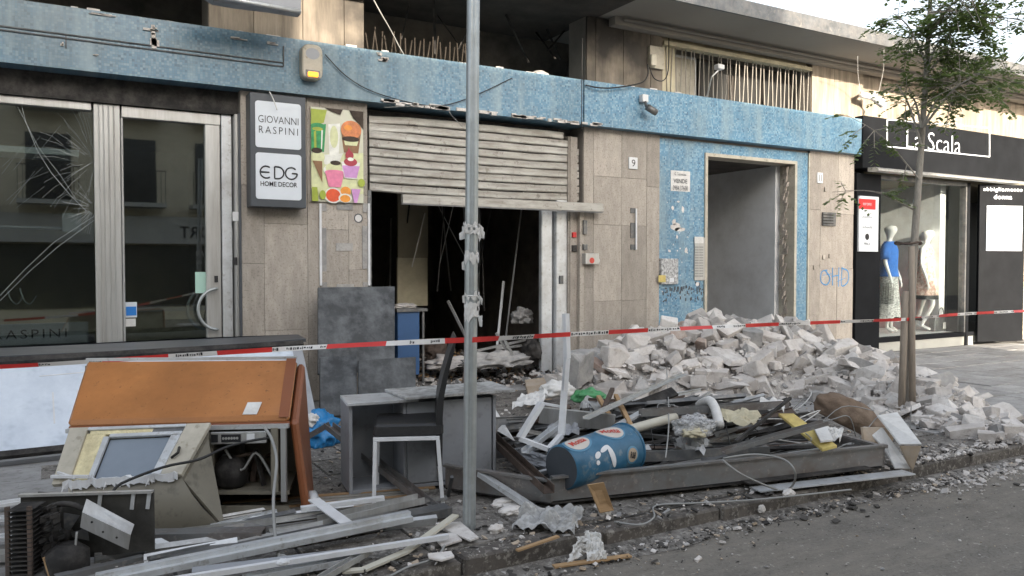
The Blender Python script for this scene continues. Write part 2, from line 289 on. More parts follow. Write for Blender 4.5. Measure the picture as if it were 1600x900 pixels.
def glassmat(name, tint, fac=1.0, base=0.06):
    m = bpy.data.materials.new(name); m.use_nodes = True; N = m.node_tree.nodes; L = m.node_tree.links; N.clear()
    o = N.new('ShaderNodeOutputMaterial'); mx = N.new('ShaderNodeMixShader'); t = N.new('ShaderNodeBsdfTransparent'); g = N.new('ShaderNodeBsdfGlossy')
    t.inputs[0].default_value = (*tint, 1); g.inputs['Roughness'].default_value = 0.015
    fr = N.new('ShaderNodeLayerWeight'); fr.inputs[0].default_value = 0.5
    pw_ = N.new('ShaderNodeMath'); pw_.operation = 'POWER'; L.new(fr.outputs['Facing'], pw_.inputs[0]); pw_.inputs[1].default_value = 3.0
    ma = N.new('ShaderNodeMath'); ma.operation = 'MULTIPLY_ADD'; ma.use_clamp = True; L.new(pw_.outputs[0], ma.inputs[0]); ma.inputs[1].default_value = fac; ma.inputs[2].default_value = base
    L.new(ma.outputs[0], mx.inputs[0]); L.new(t.outputs[0], mx.inputs[1]); L.new(g.outputs[0], mx.inputs[2]); L.new(mx.outputs[0], o.inputs[0]); return m
M['glass'] = glassmat('window_glass', (0.72, 0.76, 0.74), 0.8, 0.17)
M['glassb'] = glassmat('boutique_glass', (0.95, 0.97, 0.96), 0.35, 0.03)
def filmmat():
    m = bpy.data.materials.new('clear_film'); m.use_nodes = True; N = m.node_tree.nodes; L = m.node_tree.links
    b = N['Principled BSDF']; b.inputs['Base Color'].default_value = (0.6, 0.6, 0.6, 1); b.inputs['Roughness'].default_value = 0.25
    nz = N.new('ShaderNodeTexNoise'); nz.inputs['Scale'].default_value = 14; nz.inputs['Detail'].default_value = 6
    rp = N.new('ShaderNodeValToRGB'); rp.color_ramp.elements[0].position = 0.35; rp.color_ramp.elements[0].color = (0.3, 0.3, 0.3, 1); rp.color_ramp.elements[1].position = 0.65; rp.color_ramp.elements[1].color = (0.85, 0.85, 0.85, 1)
    L.new(nz.outputs['Fac'], rp.inputs[0]); L.new(rp.outputs[0], b.inputs['Alpha'])
    bp = N.new('ShaderNodeBump'); bp.inputs['Strength'].default_value = 0.8; bp.inputs['Distance'].default_value = 0.02; L.new(nz.outputs['Fac'], bp.inputs['Height']); L.new(bp.outputs[0], b.inputs['Normal']); return m
M['film'] = filmmat()
def mosaic(name, sooty=True):
    m = bpy.data.materials.new(name); m.use_nodes = True; N = m.node_tree.nodes; L = m.node_tree.links; b = N['Principled BSDF']; b.inputs['Roughness'].default_value = 0.35
    ge = N.new('ShaderNodeNewGeometry'); P_ = ge.outputs['Position']
    sn = N.new('ShaderNodeVectorMath'); sn.operation = 'SNAP'; sn.inputs[1].default_value = (0.024, 0.5, 0.024); L.new(P_, sn.inputs[0])
    wn = N.new('ShaderNodeTexWhiteNoise'); wn.noise_dimensions = '3D'; L.new(sn.outputs[0], wn.inputs['Vector'])
    rp = N.new('ShaderNodeValToRGB'); e = rp.color_ramp.elements
    e[0].color = (0.055, 0.14, 0.24, 1); e[1].color = (0.27, 0.43, 0.54, 1); e[0].position = 0; e[1].position = 1
    x = e.new(0.5); x.color = (0.12, 0.28, 0.43, 1); x = e.new(0.13); x.color = (0.1, 0.25, 0.4, 1)
    L.new(wn.outputs[0], rp.inputs[0])
    # mortar grid
    sp = N.new('ShaderNodeSeparateXYZ'); L.new(P_, sp.inputs[0]); g = []
    for ax in ('X', 'Z'):
        d = N.new('ShaderNodeMath'); d.operation = 'DIVIDE'; L.new(sp.outputs[ax], d.inputs[0]); d.inputs[1].default_value = 0.024
        f = N.new('ShaderNodeMath'); f.operation = 'FRACT'; L.new(d.outputs[0], f.inputs[0])
        l = N.new('ShaderNodeMath'); l.operation = 'LESS_THAN'; L.new(f.outputs[0], l.inputs[0]); l.inputs[1].default_value = 0.13; g.append(l)
    mxm = N.new('ShaderNodeMath'); mxm.operation = 'MAXIMUM'; L.new(g[0].outputs[0], mxm.inputs[0]); L.new(g[1].outputs[0], mxm.inputs[1])
    ms = N.new('ShaderNodeMath'); ms.operation = 'MULTIPLY'; L.new(mxm.outputs[0], ms.inputs[0]); ms.inputs[1].default_value = 0.55
    m1 = N.new('ShaderNodeMix'); m1.data_type = 'RGBA'; L.new(ms.outputs[0], m1.inputs[0]); L.new(rp.outputs[0], m1.inputs[6]); m1.inputs[7].default_value = (0.13, 0.2, 0.24, 1)
    # grime drifting in patches
    n2 = N.new('ShaderNodeTexNoise'); n2.inputs['Scale'].default_value = 1.7; n2.inputs['Detail'].default_value = 9; n2.inputs['Roughness'].default_value = 0.7; L.new(P_, n2.inputs['Vector'])
    r2 = N.new('ShaderNodeMapRange'); r2.inputs['From Min'].default_value = 0.42; r2.inputs['From Max'].default_value = 0.72; r2.inputs['To Max'].default_value = 0.7; L.new(n2.outputs['Fac'], r2.inputs[0])
    fx = N.new('ShaderNodeMapRange'); fx.interpolation_type = 'SMOOTHSTEP'; fx.inputs['From Min'].default_value = 6.9 if sooty else 4; fx.inputs['From Max'].default_value = 2.0; fx.inputs['To Min'].default_value = 0.06; fx.inputs['To Max'].default_value = 0.62; L.new(sp.outputs['X'], fx.inputs[0])
    a = N.new('ShaderNodeMath'); a.operation = 'ADD'; a.use_clamp = True; L.new(r2.outputs[0], a.inputs[0])
    if sooty: L.new(fx.outputs[0], a.inputs[1])
    else: a.inputs[1].default_value = 0.0
    hm = N.new('ShaderNodeMath'); hm.operation = 'MULTIPLY'; L.new(a.outputs[0], hm.inputs[0]); hm.inputs[1].default_value = 0.75
    m2 = N.new('ShaderNodeMix'); m2.data_type = 'RGBA'; L.new(hm.outputs[0], m2.inputs[0]); L.new(m1.outputs[2], m2.inputs[6]); m2.inputs[7].default_value = (0.1, 0.145, 0.17, 1)
    mp = N.new('ShaderNodeMapping'); mp.inputs['Scale'].default_value = (5, 1, .7); L.new(P_, mp.inputs[0]); n4 = N.new('ShaderNodeTexNoise'); n4.inputs['Scale'].default_value = 1.2; n4.inputs['Detail'].default_value = 6; L.new(mp.outputs[0], n4.inputs['Vector'])
    r4 = N.new('ShaderNodeMapRange'); r4.inputs['From Min'].default_value = .48; r4.inputs['From Max'].default_value = .72; r4.inputs['To Max'].default_value = .6; L.new(n4.outputs['Fac'], r4.inputs[0])
    m3 = N.new('ShaderNodeMix'); m3.data_type = 'RGBA'; L.new(r4.outputs[0], m3.inputs[0]); L.new(m2.outputs[2], m3.inputs[6]); m3.inputs[7].default_value = (.27, .36, .4, 1)
    L.new(m3.outputs[2], b.inputs['Base Color'])
    return m
M['mosaic'] = mosaic('blue_mosaic'); M['mosaicd'] = mosaic('blue_mosaic_door', False)
# ---------------------------------------------------------------- text
def text_mb(mb, s, org, xd, nd, width=None, height=None, size=1.0, depth=0.002, mi=0, bold=0.0, spacing=1.0, center=True, upd=None):
    c = bpy.data.curves.new('t', 'FONT'); c.body = s; c.size = size; c.offset = bold; c.space_character = spacing; c.align_x = 'LEFT'; c.resolution_u = 3
    o = bpy.data.objects.new('t', c); COL.objects.link(o); dg = bpy.context.evaluated_depsgraph_get(); me = bpy.data.meshes.new_from_object(o.evaluated_get(dg))
    vs = [v.co.copy() for v in me.vertices]; fc = [tuple(p.vertices) for p in me.polygons]
    bpy.data.objects.remove(o); bpy.data.curves.remove(c); bpy.data.meshes.remove(me)
    if not vs: return
    x0 = min(v.x for v in vs); x1 = max(v.x for v in vs); y0 = min(v.y for v in vs); y1 = max(v.y for v in vs)
    kx = width / (x1 - x0) if width else (height / (y1 - y0) if height else 1); ky = height / (y1 - y0) if height else kx
    xd = V(xd).normalized(); nd = V(nd).normalized(); ud = V(upd).normalized() if upd else nd.cross(xd).normalized(); org = V(org)
    cx = (x0 + x1) / 2 if center else x0; cy = (y0 + y1) / 2 if center else y0
    mb.add([org + xd * ((v.x - cx) * kx) + ud * ((v.y - cy) * ky) + nd * depth for v in vs], fc, mi)
NF = V((0, -1, 0)); XF = V((1, 0, 0))   # facade normal (towards the street), facade right
def disc(mb, c, r, nd, xd, n=18, mi=0, rx=None, depth=0.0):
    c = V(c); nd = V(nd).normalized(); xd = V(xd).normalized(); ud = nd.cross(xd); rx = rx or r
    mb.add([c + xd * (math.cos(2 * math.pi * i / n) * rx) + ud * (math.sin(2 * math.pi * i / n) * r) + nd * depth for i in range(n)], [tuple(range(n))], mi)
def arc(c, r, a0, a1, nd, xd, n=12, ry=None):
    c = V(c); nd = V(nd).normalized(); xd = V(xd).normalized(); ud = nd.cross(xd); ry = ry or r
    return [c + xd * (math.cos(R(a0 + (a1 - a0) * i / n)) * r) + ud * (math.sin(R(a0 + (a1 - a0) * i / n)) * ry) for i in range(n + 1)]
def catmull(pts, k=5):
    pts = [V(p) for p in pts]; out = []
    for i in range(len(pts) - 1):
        p0 = pts[max(i - 1, 0)]; p1 = pts[i]; p2 = pts[i + 1]; p3 = pts[min(i + 2, len(pts) - 1)]
        for j in range(k):
            t = j / k; out.append(0.5 * ((2 * p1) + (p2 - p0) * t + (2 * p0 - 5 * p1 + 4 * p2 - p3) * t * t + (3 * p1 - p0 - 3 * p2 + p3) * t ** 3))
    out.append(pts[-1]); return out
# ================================================================ SETTING: road, pavement, kerb
KP = 3.62; RZ = -0.12
mb = MB(); n = 70
def road_y(x, y): return RZ + 0.006 * noise.noise(V((x * 0.7, y * 0.7, 0)))
xs = [-60, -30, -12] + [-4 + 0.35 * i for i in range(60)] + [20, 40, 90]; ys = [-12, -7, -3, 0] + [0.3 * i + 0.5 for i in range(11)] + [3.78]
vs = [(x, y, road_y(x, y)) for y in ys for x in xs]; nx = len(xs)
mb.add(vs, [(j * nx + i, j * nx + i + 1, (j + 1) * nx + i + 1, (j + 1) * nx + i) for j in range(len(ys) - 1) for i in range(nx - 1)])
mb.build('road', M['asphalt'], kind='structure', smooth=True)
g = MB(); g.add([(-150, -150, -0.3), (200, -150, -0.3), (200, 200, -0.3), (-150, 200, -0.3)], [(0, 1, 2, 3)]); g.build('ground', M['asphalt'], kind='structure')
pv = MB(); pv.box(-20, 90, KP + 0.15, 8.95, -0.2, -0.012).build('pavement', M['joint'], kind='structure')
pvo = bpy.data.objects['pavement']
sw, sh = 0.6, 0.445
def slabmesh(k):
    m = MB(); r2 = random.Random(k); a, b = sw / 2 - 0.006, sh / 2 - 0.006
    c = [(-a, -b), (a, -b), (a, b), (-a, b)]
    m.hexa([(x, y, -0.02) for x, y in c] + [(x * 0.985, y * 0.985, r2.uniform(-0.002, 0.002)) for x, y in c]); o = m.build('tmp', M['pave']); me = o.data; off = o.location.copy()
    me.transform(Matrix.Translation(off)); bpy.data.objects.remove(o); return me
slabs = [slabmesh(k) for k in range(6)]
slabd = []
for me in slabs: q = me.copy(); q.materials[0] = M['paved']; slabd.append(q)
cnt = 0
for j in range(11):
    for i in range(27):
        x = 0.2 + i * sw + (0.3 if j % 2 else 0); y = KP + 0.16 + sh / 2 + j * sh
        dirty = (x < 6.6 + rng.uniform(-0.6, 0.6)) and y < 8.2 or y < KP + 0.5 and x < 9
        piece('paving_slab', (slabd if dirty else slabs)[rng.randrange(6)], pvo, (x, y, rng.uniform(-0.004, 0.003)), (rng.uniform(-.004, .004), rng.uniform(-.004, .004), 0)); cnt += 1
mb = MB()
for j in range(11):
    for x in [16.6 + sw * i for i in range(60)]:
        mb.box(x, x + sw - 0.01, KP + 0.16 + j * sh, KP + 0.16 + (j + 1) * sh - 0.01, -0.02, 0)
    for i in range(14):
        x = -0.4 - sw * i; mb.box(x, x + sw - 0.01, KP + 0.16 + j * sh, KP + 0.16 + (j + 1) * sh - 0.01, -0.02, 0)
mb.build('paving_slab', M['pave'], pvo, kind='stuff')
kb = MB(); kb.box(-20, 90, KP + 0.02, KP + 0.14, -0.25, -0.03); kbo = kb.build('kerb', M['joint'], kind='structure')
for i in range(-8, 34):
    k = MB(); x = i * 0.9; dz = rng.uniform(-0.02, 0.004) if i < 8 else 0; dy = rng.uniform(-0.02, 0.01)
    k.box(x + 0.006, x + 0.894, KP + dy, KP + 0.15, -0.24, dz); k.build('kerb_stone', M['kerb'], kbo, bevel=0.012)
# ================================================================ MAIN BUILDING
BL = thing('apartment_building', 'travertine clad building with a blue mosaic band over its shops and dark loggias above', 'building', (0, D, 0))
def part(mb, name, m, parent=None, **k): return mb.build(name, m, parent or BL, **k)
HB, HT, HS = 3.34, 3.92, 4.8            # band bottom, band top, soffit
xB0 = -6.0; xSh0 = fs(575); xSh1 = fs(912); xBl = fs(1030); xDr0 = fs(1105); xDr1 = fs(1242); xT3 = fs(1264); xEnd = fs(1333)
xW0 = fs(378)
# wall cores
c = MB()
c.box(xW0, xSh0, D + 0.03, D + 0.5, 0, HB)
c.box(xSh1, xBl, D + 0.03, D + 0.5, 0, HB); c.box(xBl, xDr0, D + 0.05, D + 0.5, 0, HB)
c.box(xDr1, xEnd, D + 0.05, D + 0.5, 0, HB); c.box(xDr0, xDr1, D + 0.05, D + 0.5, 3.2, HB)
c.box(xSh0, xSh1, D + 0.32, D + 0.5, 3.22, HB)
part(c, 'wall', M['wallb'])
# mosaic band, two lengths meeting at a seam
for (a, b, q) in ((xB0, fs(909, 8.6), 0.0), (fs(910.5, 8.6), xEnd + 0.02, 0.012)):
    m = MB(); m.box(a, b, 8.58 - q, 9.3, HB, HT); part(m, 'mosaic_band', M['mosaic'])
# ledge on the band with broken mortar
led = MB()
for i in range(60):
    x = -2 + i * 0.17 + rng.uniform(-.05, .05)
    if rng.random() < 0.55: led.obox((x, 8.62 + rng.uniform(0, .1), HT + 0.01), V((rng.uniform(.02, .09), 0, 0)), V((0, rng.uniform(.02, .05), 0)), V((0, 0, rng.uniform(.008, .025))))
part(led, 'broken_mortar', M['dust2'], kind='stuff')
fr = MB()
for i in range(46):
    x = rng.uniform(3.2, 6.4); fr.obox((x, 8.565, HB + rng.uniform(0.0, .03)), V((rng.uniform(.02, .08), 0, 0)), V((0, .012, 0)), V((0, 0, rng.uniform(.006, .02))))
for (px, py, w_, h_) in ((243, 60, 14, 30), (235, 45, 18, 5), (600, 92, 22, 8), (592, 84, 10, 5), (155, 22, 40, 2.5), (375, 60, 24, 4), (425, 68, 20, 4), (150, 86, 6, 2), (97, 68, 3, 6)):
    q = P(px, py, 8.57); kk = 8.5 / F
    for t in range(5): fr.obox(q + V((rng.uniform(-.5, .5) * w_ * kk * .6, 0, rng.uniform(-.5, .5) * h_ * kk * .8)), V((w_ * kk * rng.uniform(.15, .35), 0, 0)), V((0, .008, 0)), V((0, 0, h_ * kk * rng.uniform(.12, .25))))
part(fr, 'bare_patch', M['dust'], kind='stuff')
gr = MB()
for (a, b, y0, y1, x0, x1) in ((0, 0, 40, 92, 0, 400), (0, 0, 46, 98, 0, 400)):
    gr.bar(P(x0 - 40, y0 - 5, 8.572), P(x1 + 42, y1 + 6, 8.572), 0.012, 0.012)
gr.bar(P(443, 72, 8.572), P(443, 104, 8.572), 0.01, 0.012)
gr.bar(P(103, 56, 8.572), P(103, 75, 8.572), 0.02, 0.01)
part(gr, 'groove', M['slate'])
# travertine slabs ------------------------------------------------
def slab(x0, x1, z0, z1, m='trav', y=D, t=0.03, dy=0):
    k = MB(); k.box(x0 + 0.0015, x1 - 0.0015, y + dy, y + dy + t, z0 + 0.0015, z1 - 0.0015)
    return part(k, 'stone_slab', M[m], bevel=0.002)
def col(xa, xb, zs, m='trav'):
    a, b = (fs(xa) if xa is not None else None), fs(xb)
    for z0, z1 in zip(zs[:-1], zs[1:]): slab(a, b, z0, z1, m, dy=rng.uniform(-.004, .004))
col(378, 413, [0, 0.72, 1.52, 2.35, HB]); col(413, 481, [0, 0.8, 1.95, 2.6, HB]); col(481, 500.5, [0, 0.95, 2.2, HB]); 
col(500.5, 545, [0, 1.2, 1.9, 2.6, HB]); col(545, 575, [0, 0.7, 1.45, 2.3, HB])
# right of shutter: projecting reveal pillar and cladding with service panel
col(912, 927, [0, 1.2, 2.3, HB]); col(927, 971, [0, 1.02, 2.05, 2.7, HB]); col(971, 1010, [0, 1.02, 2.05, 2.7, HB]); col(1010, 1030, [0, 1.55, 2.6, HB])
col(1264, 1281, [0, .7, 1.5, 2.4, HB]); col(1281, 1308, [0, 0.55, 1.45, 2.35, HB]); col(1308, 1333, [0, 0.55, 1.45, 2.35, HB])
# upper pillars
for xa, xb in ((330, 400), (400, 476), (476, 540), (540, 571), (916, 930), (930, 973), (973, 1015), (1015, 1034), (1266, 1300), (1300, 1345)):
    k = MB(); k.box(fs(xa) + .003, fs(xb) - .003, D, D + .03, HT - .02, HS - 0.002); part(k, 'stone_slab', M['travu'], bevel=.003)
for xa, xb in ((330, 571), (916, 1034), (1266, 1345)): c = MB(); c.box(fs(xa), fs(xb), D + .032, D + .42, HT, HS); part(c, 'pillar', M['wallb'])
# loggia rooms above the band
c = MB(); y1 = D + 1.3
c.box(-6, 7.6, y1, y1 + .1, HT, HS + .3); c.box(-6, 16, 8.6, 9.2, HT - .03, HT - .004)
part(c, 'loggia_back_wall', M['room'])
c = MB(); c.box(7.0, 14, D + .5, D + .6, HT, HS); part(c, 'loggia_back_wall', M['soffit'])
# balcony slabs
xc = P(1008, 32, 7.7).x
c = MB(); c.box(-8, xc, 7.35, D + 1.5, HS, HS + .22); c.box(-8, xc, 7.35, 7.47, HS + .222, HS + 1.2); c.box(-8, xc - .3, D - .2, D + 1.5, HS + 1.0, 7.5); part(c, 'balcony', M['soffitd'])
c = MB(); c.box(xc + .004, 26, 7.68, D + 1.5, HS + 0.02, HS + .16); c.box(xc + .2, 26, 8.56, D, HS - .09, HS + .018); part(c, 'canopy_slab', M['soffit'])
c = MB(); c.box(fs(1345) + .01, 26, D + .1, D + .5, 3.2, HS + .02); part(c, 'wall', M['travu'])
c = MB(); c.box(xc + .004, 26, 7.64, 7.678, HS + 0.0, HS + .2); part(c, 'canopy_edge', M['alud'])
c = MB(); c.tube([(xc + .3, 8.5, HS - .03), (17, 8.5, HS - .03)], .022, 8); part(c, 'conduit', M['soffit'], smooth=True)
# railings of loggias: leaning bars
def railing(xa, xb, n_, z1, lean, m, brk=0.0, y=D + .05):
    r = MB(); a, b = fs(xa, y), fs(xb, y)
    if brk == 0: r.box(a, b, y - .02, y + .02, z1, z1 + .035)
    r.box(a, b, y - .015, y + .015, HT, HT + .015)
    ro = part(r, 'railing', m)
    for i in range(n_):
        x = a + (b - a) * (i + .5) / n_; ln = lean * (1 if i % 2 else -1); k = MB()
        zt = z1 - (rng.uniform(0, .12) if brk else 0)
        k.tube([(x - ln, y, HT + .01), (x + ln + rng.uniform(-.01, .01) * (3 if brk else 1), y - .01 * (i % 2), zt)], .008, 6); k.build('bar', m, ro)
railing(573, 732, 23, 4.24, .006, mat('sooty_bar', (.05, .043, .036), .95, .3, 9, 0, spec=.05), 1.0)
railing(1036, 1262, 34, 4.62, .012, M['shutd'])
fr_ = MB(); a, b = fs(1036), fs(1264)
fr_.box(a, b, D + .1, D + .18, 4.64, HS); fr_.box(a - .02, b, D - .03, D + .1, 4.60, 4.655); fr_.box(a, a + .25, D + .06, D + .12, HT, 4.64)
part(fr_, 'window_frame', M['sign_int'])
for i in range(4):
    wx = a + .3 + i * (b - a - .3) / 4; ww = (b - a - .3) / 4 - .05
    wi = MB(); wi.box(wx, wx + ww, D + .36, D + .4, 4.0, 4.62); wo_ = part(wi, 'window', M['soffitd'] if i else M['white']); 
    pn = MB(); pn.box(wx + .04, wx + ww - .04, D + .352, D + .358, 4.03, 4.58); pn.build('pane', M['oppd'] if i else M['cream'], wo_)
# fallen ceiling strips inside the burnt loggia
hg = MB()
for i in range(9):
    x = rng.uniform(3.6, 6.3); hg = MB(); hg.bar((x, D + rng.uniform(.2, 1), HS), (x + rng.uniform(-.5, .5), D + rng.uniform(.1, .9), rng.uniform(4.0, 4.5)), .03, .01); part(hg, 'hanging_lath', M['black'])
# ---- doorway surround in mosaic
m = MB(); m.box(xBl, xDr0 - .05, D + .02, D + .048, 0, 3.3); m.box(xDr0 - .05, xDr1 + .03, D + .02, D + .048, 3.12, 3.3)
part(m, 'mosaic_wall', M['mosaicd'])
m = MB(); m.box(xDr1 + .03, xT3 - .03, D + .02, D + .048, 0, 3.3); part(m, 'mosaic_wall', M['mosaicd'])
m = MB(); m.box(xDr0 - .05, xDr0, D - .005, D + .4, 0, 3.1); m.box(xDr1 - .02, xDr1 + .03, D - .005, D + .3, 0, 3.1); m.box(xDr0 - .05, xDr1 + .03, D - .004, D + .3, 3.1, 3.12 + .03); m.box(xT3 - .03, xT3, D - .003, D + .05, 0, 3.3)
part(m, 'door_frame', M['cream'])
# broken jamb on the right of the doorway
bj = MB()
for i in range(60):
    z = 0.2 + i * .048; bj.obox((xDr1 - .05 + rng.uniform(-.02, .03), D + .18 + rng.uniform(-.05, .05), z), V((rng.uniform(.01, .03), 0, .01)), V((0, rng.uniform(.015, .04), 0)), V((.01, 0, rng.uniform(.035, .05))))
part(bj, 'broken_jamb', M['trav'], kind='stuff')
h = MB(); x0, x1 = xDr0 - .3, xDr1 - .12
h.box(x1, x1 + .1, D + .3, 12.5, 0, 3.1); part(h, 'hall_wall', M['hall'])
h = MB(); h.box(x0 - .1, x0, D + .5, 12.5, 0, 3.1); h.box(x0 - .1, x1 + .1, 12.5, 12.6, 0, 3.3); part(h, 'hall_wall', M['hall'])
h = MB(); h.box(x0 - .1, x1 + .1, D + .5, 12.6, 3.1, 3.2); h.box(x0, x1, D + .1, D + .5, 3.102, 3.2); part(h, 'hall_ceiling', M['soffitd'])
h = MB(); h.box(x0 - .1, x1 + .1, D + .02, 12.6, 0.0, .06); part(h, 'hall_floor', M['pave'])
h = MB(); h.box(x1 - .012, x1 - .001, D + .9, 12.4, .06, .62); part(h, 'hall_skirting', M['greyb'])
# ---- burnt shop room
h = MB(); a, b = xSh0 - .15, xSh1 + .2
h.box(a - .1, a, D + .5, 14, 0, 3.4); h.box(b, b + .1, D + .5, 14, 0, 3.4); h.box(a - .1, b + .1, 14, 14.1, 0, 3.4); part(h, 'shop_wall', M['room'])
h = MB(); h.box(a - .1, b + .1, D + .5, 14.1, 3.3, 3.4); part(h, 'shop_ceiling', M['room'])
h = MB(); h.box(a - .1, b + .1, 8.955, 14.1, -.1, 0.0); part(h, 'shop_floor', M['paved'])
h = MB(); h.box(xSh0 + .001, xSh0 + .04, D - .01, D + .3, 0, 2.36); part(h, 'shutter_guide', M['alud']); h = MB(); h.box(xSh1 - .28, xSh1 - .02, D + .16, D + .3, 2.3, 3.22)
part(h, 'shutter_guide', M['trav'])
# jamb pillars on the right of the opening (pale aluminium) and grubby reveal
h = MB(); xa, xb = fs(849, D + .1), fs(868, D + .1); h.box(xa, xb - .02, D + .14, D + .22, 0, 2.35); part(h, 'door_leaf', M['aluw'], bevel=.01)
h = MB(); xa, xb = fs(868, D + .1), fs(890, D + .1); h.box(xa, xb, D + .08, D + .24, 0, 2.42); ja = part(h, 'door_leaf', M['aluw'], bevel=.01)
k = MB(); k.obox(P(877, 437, D + .07), V((.03, 0, 0)), V((0, .012, 0)), V((0, 0, .055))); k.build('lock', M['alud'], ja, bevel=.004)
xa, xb = fs(891), fs(905); h = MB(); h.box(xa, xb, D + .05, D + .3, 0, 3.2); h.box(xa + .02, xa + .04, D + .03, D + .049, 0, 3.2); part(h, 'reveal', M['trav'])
h = MB(); h.box(xb + .002, xSh1 - .003, D - .01, D + .3, 0, 2.3); part(h, 'reveal', M['trav'])
for (px, py, w_, h_, m_) in ((897, 367, 7, 8, 'red'), (897, 388, 9, 10, 'black'), (914, 355, 7, 22, 'alud'), (914, 386, 8, 9, 'alud')):
    k = MB(); kk = 10.5 / F; k.obox(P(px, py, D - .025 + (.06 if px == 897 else 0)), V((w_ / 2 * kk, 0, 0)), V((0, .018, 0)), V((0, 0, h_ / 2 * kk))); part(k, 'wall_switch', M[m_], bevel=.004)
# ---- roller shutter, crumpled
m = MB(); m.box(xSh0 + .02, xSh1 - .3, D + .16, D + .3, 3.18, 3.3); shu = part(m, 'roller_shutter', M['black'])
ns = 9; z0 = 2.36; hh = (3.26 - z0) / ns
for i in range(ns):
    k = MB(); z = z0 + i * hh; segs = 26
    sec = [(.01, 0), (-.022, .004), (-.03, .016), (-.027, hh * .5), (-.03, hh * .84), (-.022, hh * .93), (.012, hh * .95), (.02, hh * .85), (.02, .01)]
    xr = xSh1 - .03 - (0.25 * (i - 6) / 2 if i > 6 else 0)
    vs = []
    for sgm in range(segs + 1):
        t = sgm / segs; x = xSh0 + .05 + (xr - xSh0 - .05) * t
        wob = .02 * noise.noise(V((x * 1.3, i * .35, 0))) + (0.05 * (i / ns) ** 3) * noise.noise(V((x * 3, 7, i * .3))) + .012 * noise.noise(V((x * 5, i * 1.7, 2)))
        sag = -.02 * math.sin(math.pi * t) * (1 - i / ns) - .05 * (i / ns) ** 3 * math.exp(-((t - .0) / .12) ** 2) * (1 if i > 6 else 0)
        for (dy, dz) in sec: vs.append((x, D + .1 + dy + wob, z + dz + wob * .5 + sag))
    nn = len(sec)
    k.add(vs, [(s_ * nn + j, s_ * nn + (j + 1) % nn, (s_ + 1) * nn + (j + 1) % nn, (s_ + 1) * nn + j) for s_ in range(segs) for j in range(nn)] + [tuple(range(nn)), tuple(segs * nn + j for j in range(nn - 1, -1, -1))])
    k.build('slat', M['shut'], shu)
k = MB(); a, b = P(628, 311, D - .04), P(941, 325, D - .1)
k.extr([(-.03, -.06), (.03, -.06), (.035, -.045), (.03, .05), (-.01, .06), (-.03, .03)], a, b); k.build('bottom_bar', M['shut'], shu)
k = MB(); k.bar(P(628, 318.5, D - .075), P(941, 332, D - .135), .03, .015); k.build('bottom_lip', M['alud'], shu)
# ---- left shop: glazing set back under the band
GY = 8.92
def gx(x): return fs(x, GY)
h = MB(); h.box(-6, xW0 - .001, GY - .1, GY + .25, 3.1, HB - .001); part(h, 'lintel', M['black'])
h = MB(); h.box(xW0 - .02, xW0 - .001, 8.7, GY + .3, 0, 3.1); part(h, 'wall', M['dkgrey'])
def frame_piece(name, x0, x1, z0, z1, y0=GY - .06, y1=GY + .04, m='alu', parent=None):
    k = MB(); k.box(x0, x1, y0, y1, z0, z1); return part(k, name, M[m], parent, bevel=.006)
wn_ = frame_piece('shop_window', -6, gx(146), .0, .35, m='alud')
frame_piece('frame', -6, gx(146), 3.02, 3.098, m='alu', parent=wn_)
k = MB(); k.box(-6, gx(148), GY - .004, GY + .004, .351, 3.019); pane = part(k, 'pane', M['glass'], wn_)
mu = frame_piece('mullion', gx(149), gx(190), 0, 3.098)
for q in (156, 163, 171, 179): frame_piece('rib', gx(q), gx(q + 2.2), .01, 3.09, GY - .072, GY - .061, parent=mu)
do = frame_piece('shop_door', gx(192), gx(345), .0, .22)
frame_piece('frame', gx(192), gx(345), 2.98, 3.095, parent=do); frame_piece('frame', gx(321), gx(344), .221, 2.979, parent=do); frame_piece('frame', gx(191), gx(194.5), .221, 2.979, parent=do)
k = MB(); k.box(gx(193), gx(322), GY - .004, GY + .004, .22, 2.98); part(k, 'pane', M['glass'], do)
frame_piece('door_jamb', gx(346), gx(362), 0, 3.098, m='aluw'); frame_piece('door_jamb', gx(364), gx(377), 0, 3.098, GY - .16, GY + .04)
for q, cy in ((335, 0), (318, 0)):
    k = MB(); cc = P(q, 483, GY - .13 if q == 335 else GY + .1); r_ = .21
    k.tube(arc(cc + V((.03, 0, 0)), .19, 90, 270, NF, XF, 16, .215), .016, 8)
    for s_ in (1, -1): k.tube([cc + V((.03, 0, s_ * .215)), cc + V((.03, (.1 if q == 335 else -.08), s_ * .215))], .013, 8)
    part(k, 'handle', M['galv'], do, smooth=True)
for (x_, y_, w_, h_, m_) in ((368, 338, 9, 14, 'white'), (368, 408, 5, 12, 'ink'), (338, 436, 5, 10, 'ink')):
    k = MB(); kk = 8.4 / F; k.obox(P(x_, y_, GY - .165 if x_ == 368 else GY - .065), V((w_ / 2 * kk, 0, 0)), V((0, .008, 0)), V((0, 0, h_ / 2 * kk))); part(k, 'lock_plate', M[m_])
def sticker(x0, y0, x1, y1, p, m, name='sticker', parent=None, t=.002):
    k = MB(); a_, b_ = P((x0 + x1) / 2, (y0 + y1) / 2, p), 0; kk = a_.dot(a_) ** .5; 
    A = P(x0, (y0 + y1) / 2, p).x; B = P(x1, (y0 + y1) / 2, p).x; zt = P((x0 + x1) / 2, y0, p).z; zb = P((x0 + x1) / 2, y1, p).z
    k.box(A, B, p - t, p, zb, zt); return part(k, name, m, parent)
sticker(196, 472, 214, 496, GY - .006, M['signface'], parent=do); sticker(197, 479, 213, 493, GY - .0095, mat('sticker_blue', (.03, .2, .6), .4, 0, 5, 0), parent=do); sticker(196, 498, 212, 510, GY - .006, M['paper'], parent=do)
sticker(305, 425, 325, 458, GY - .006, mat('sticker_mint', (.4, .6, .52), .4, 0, 5, 0), parent=do)
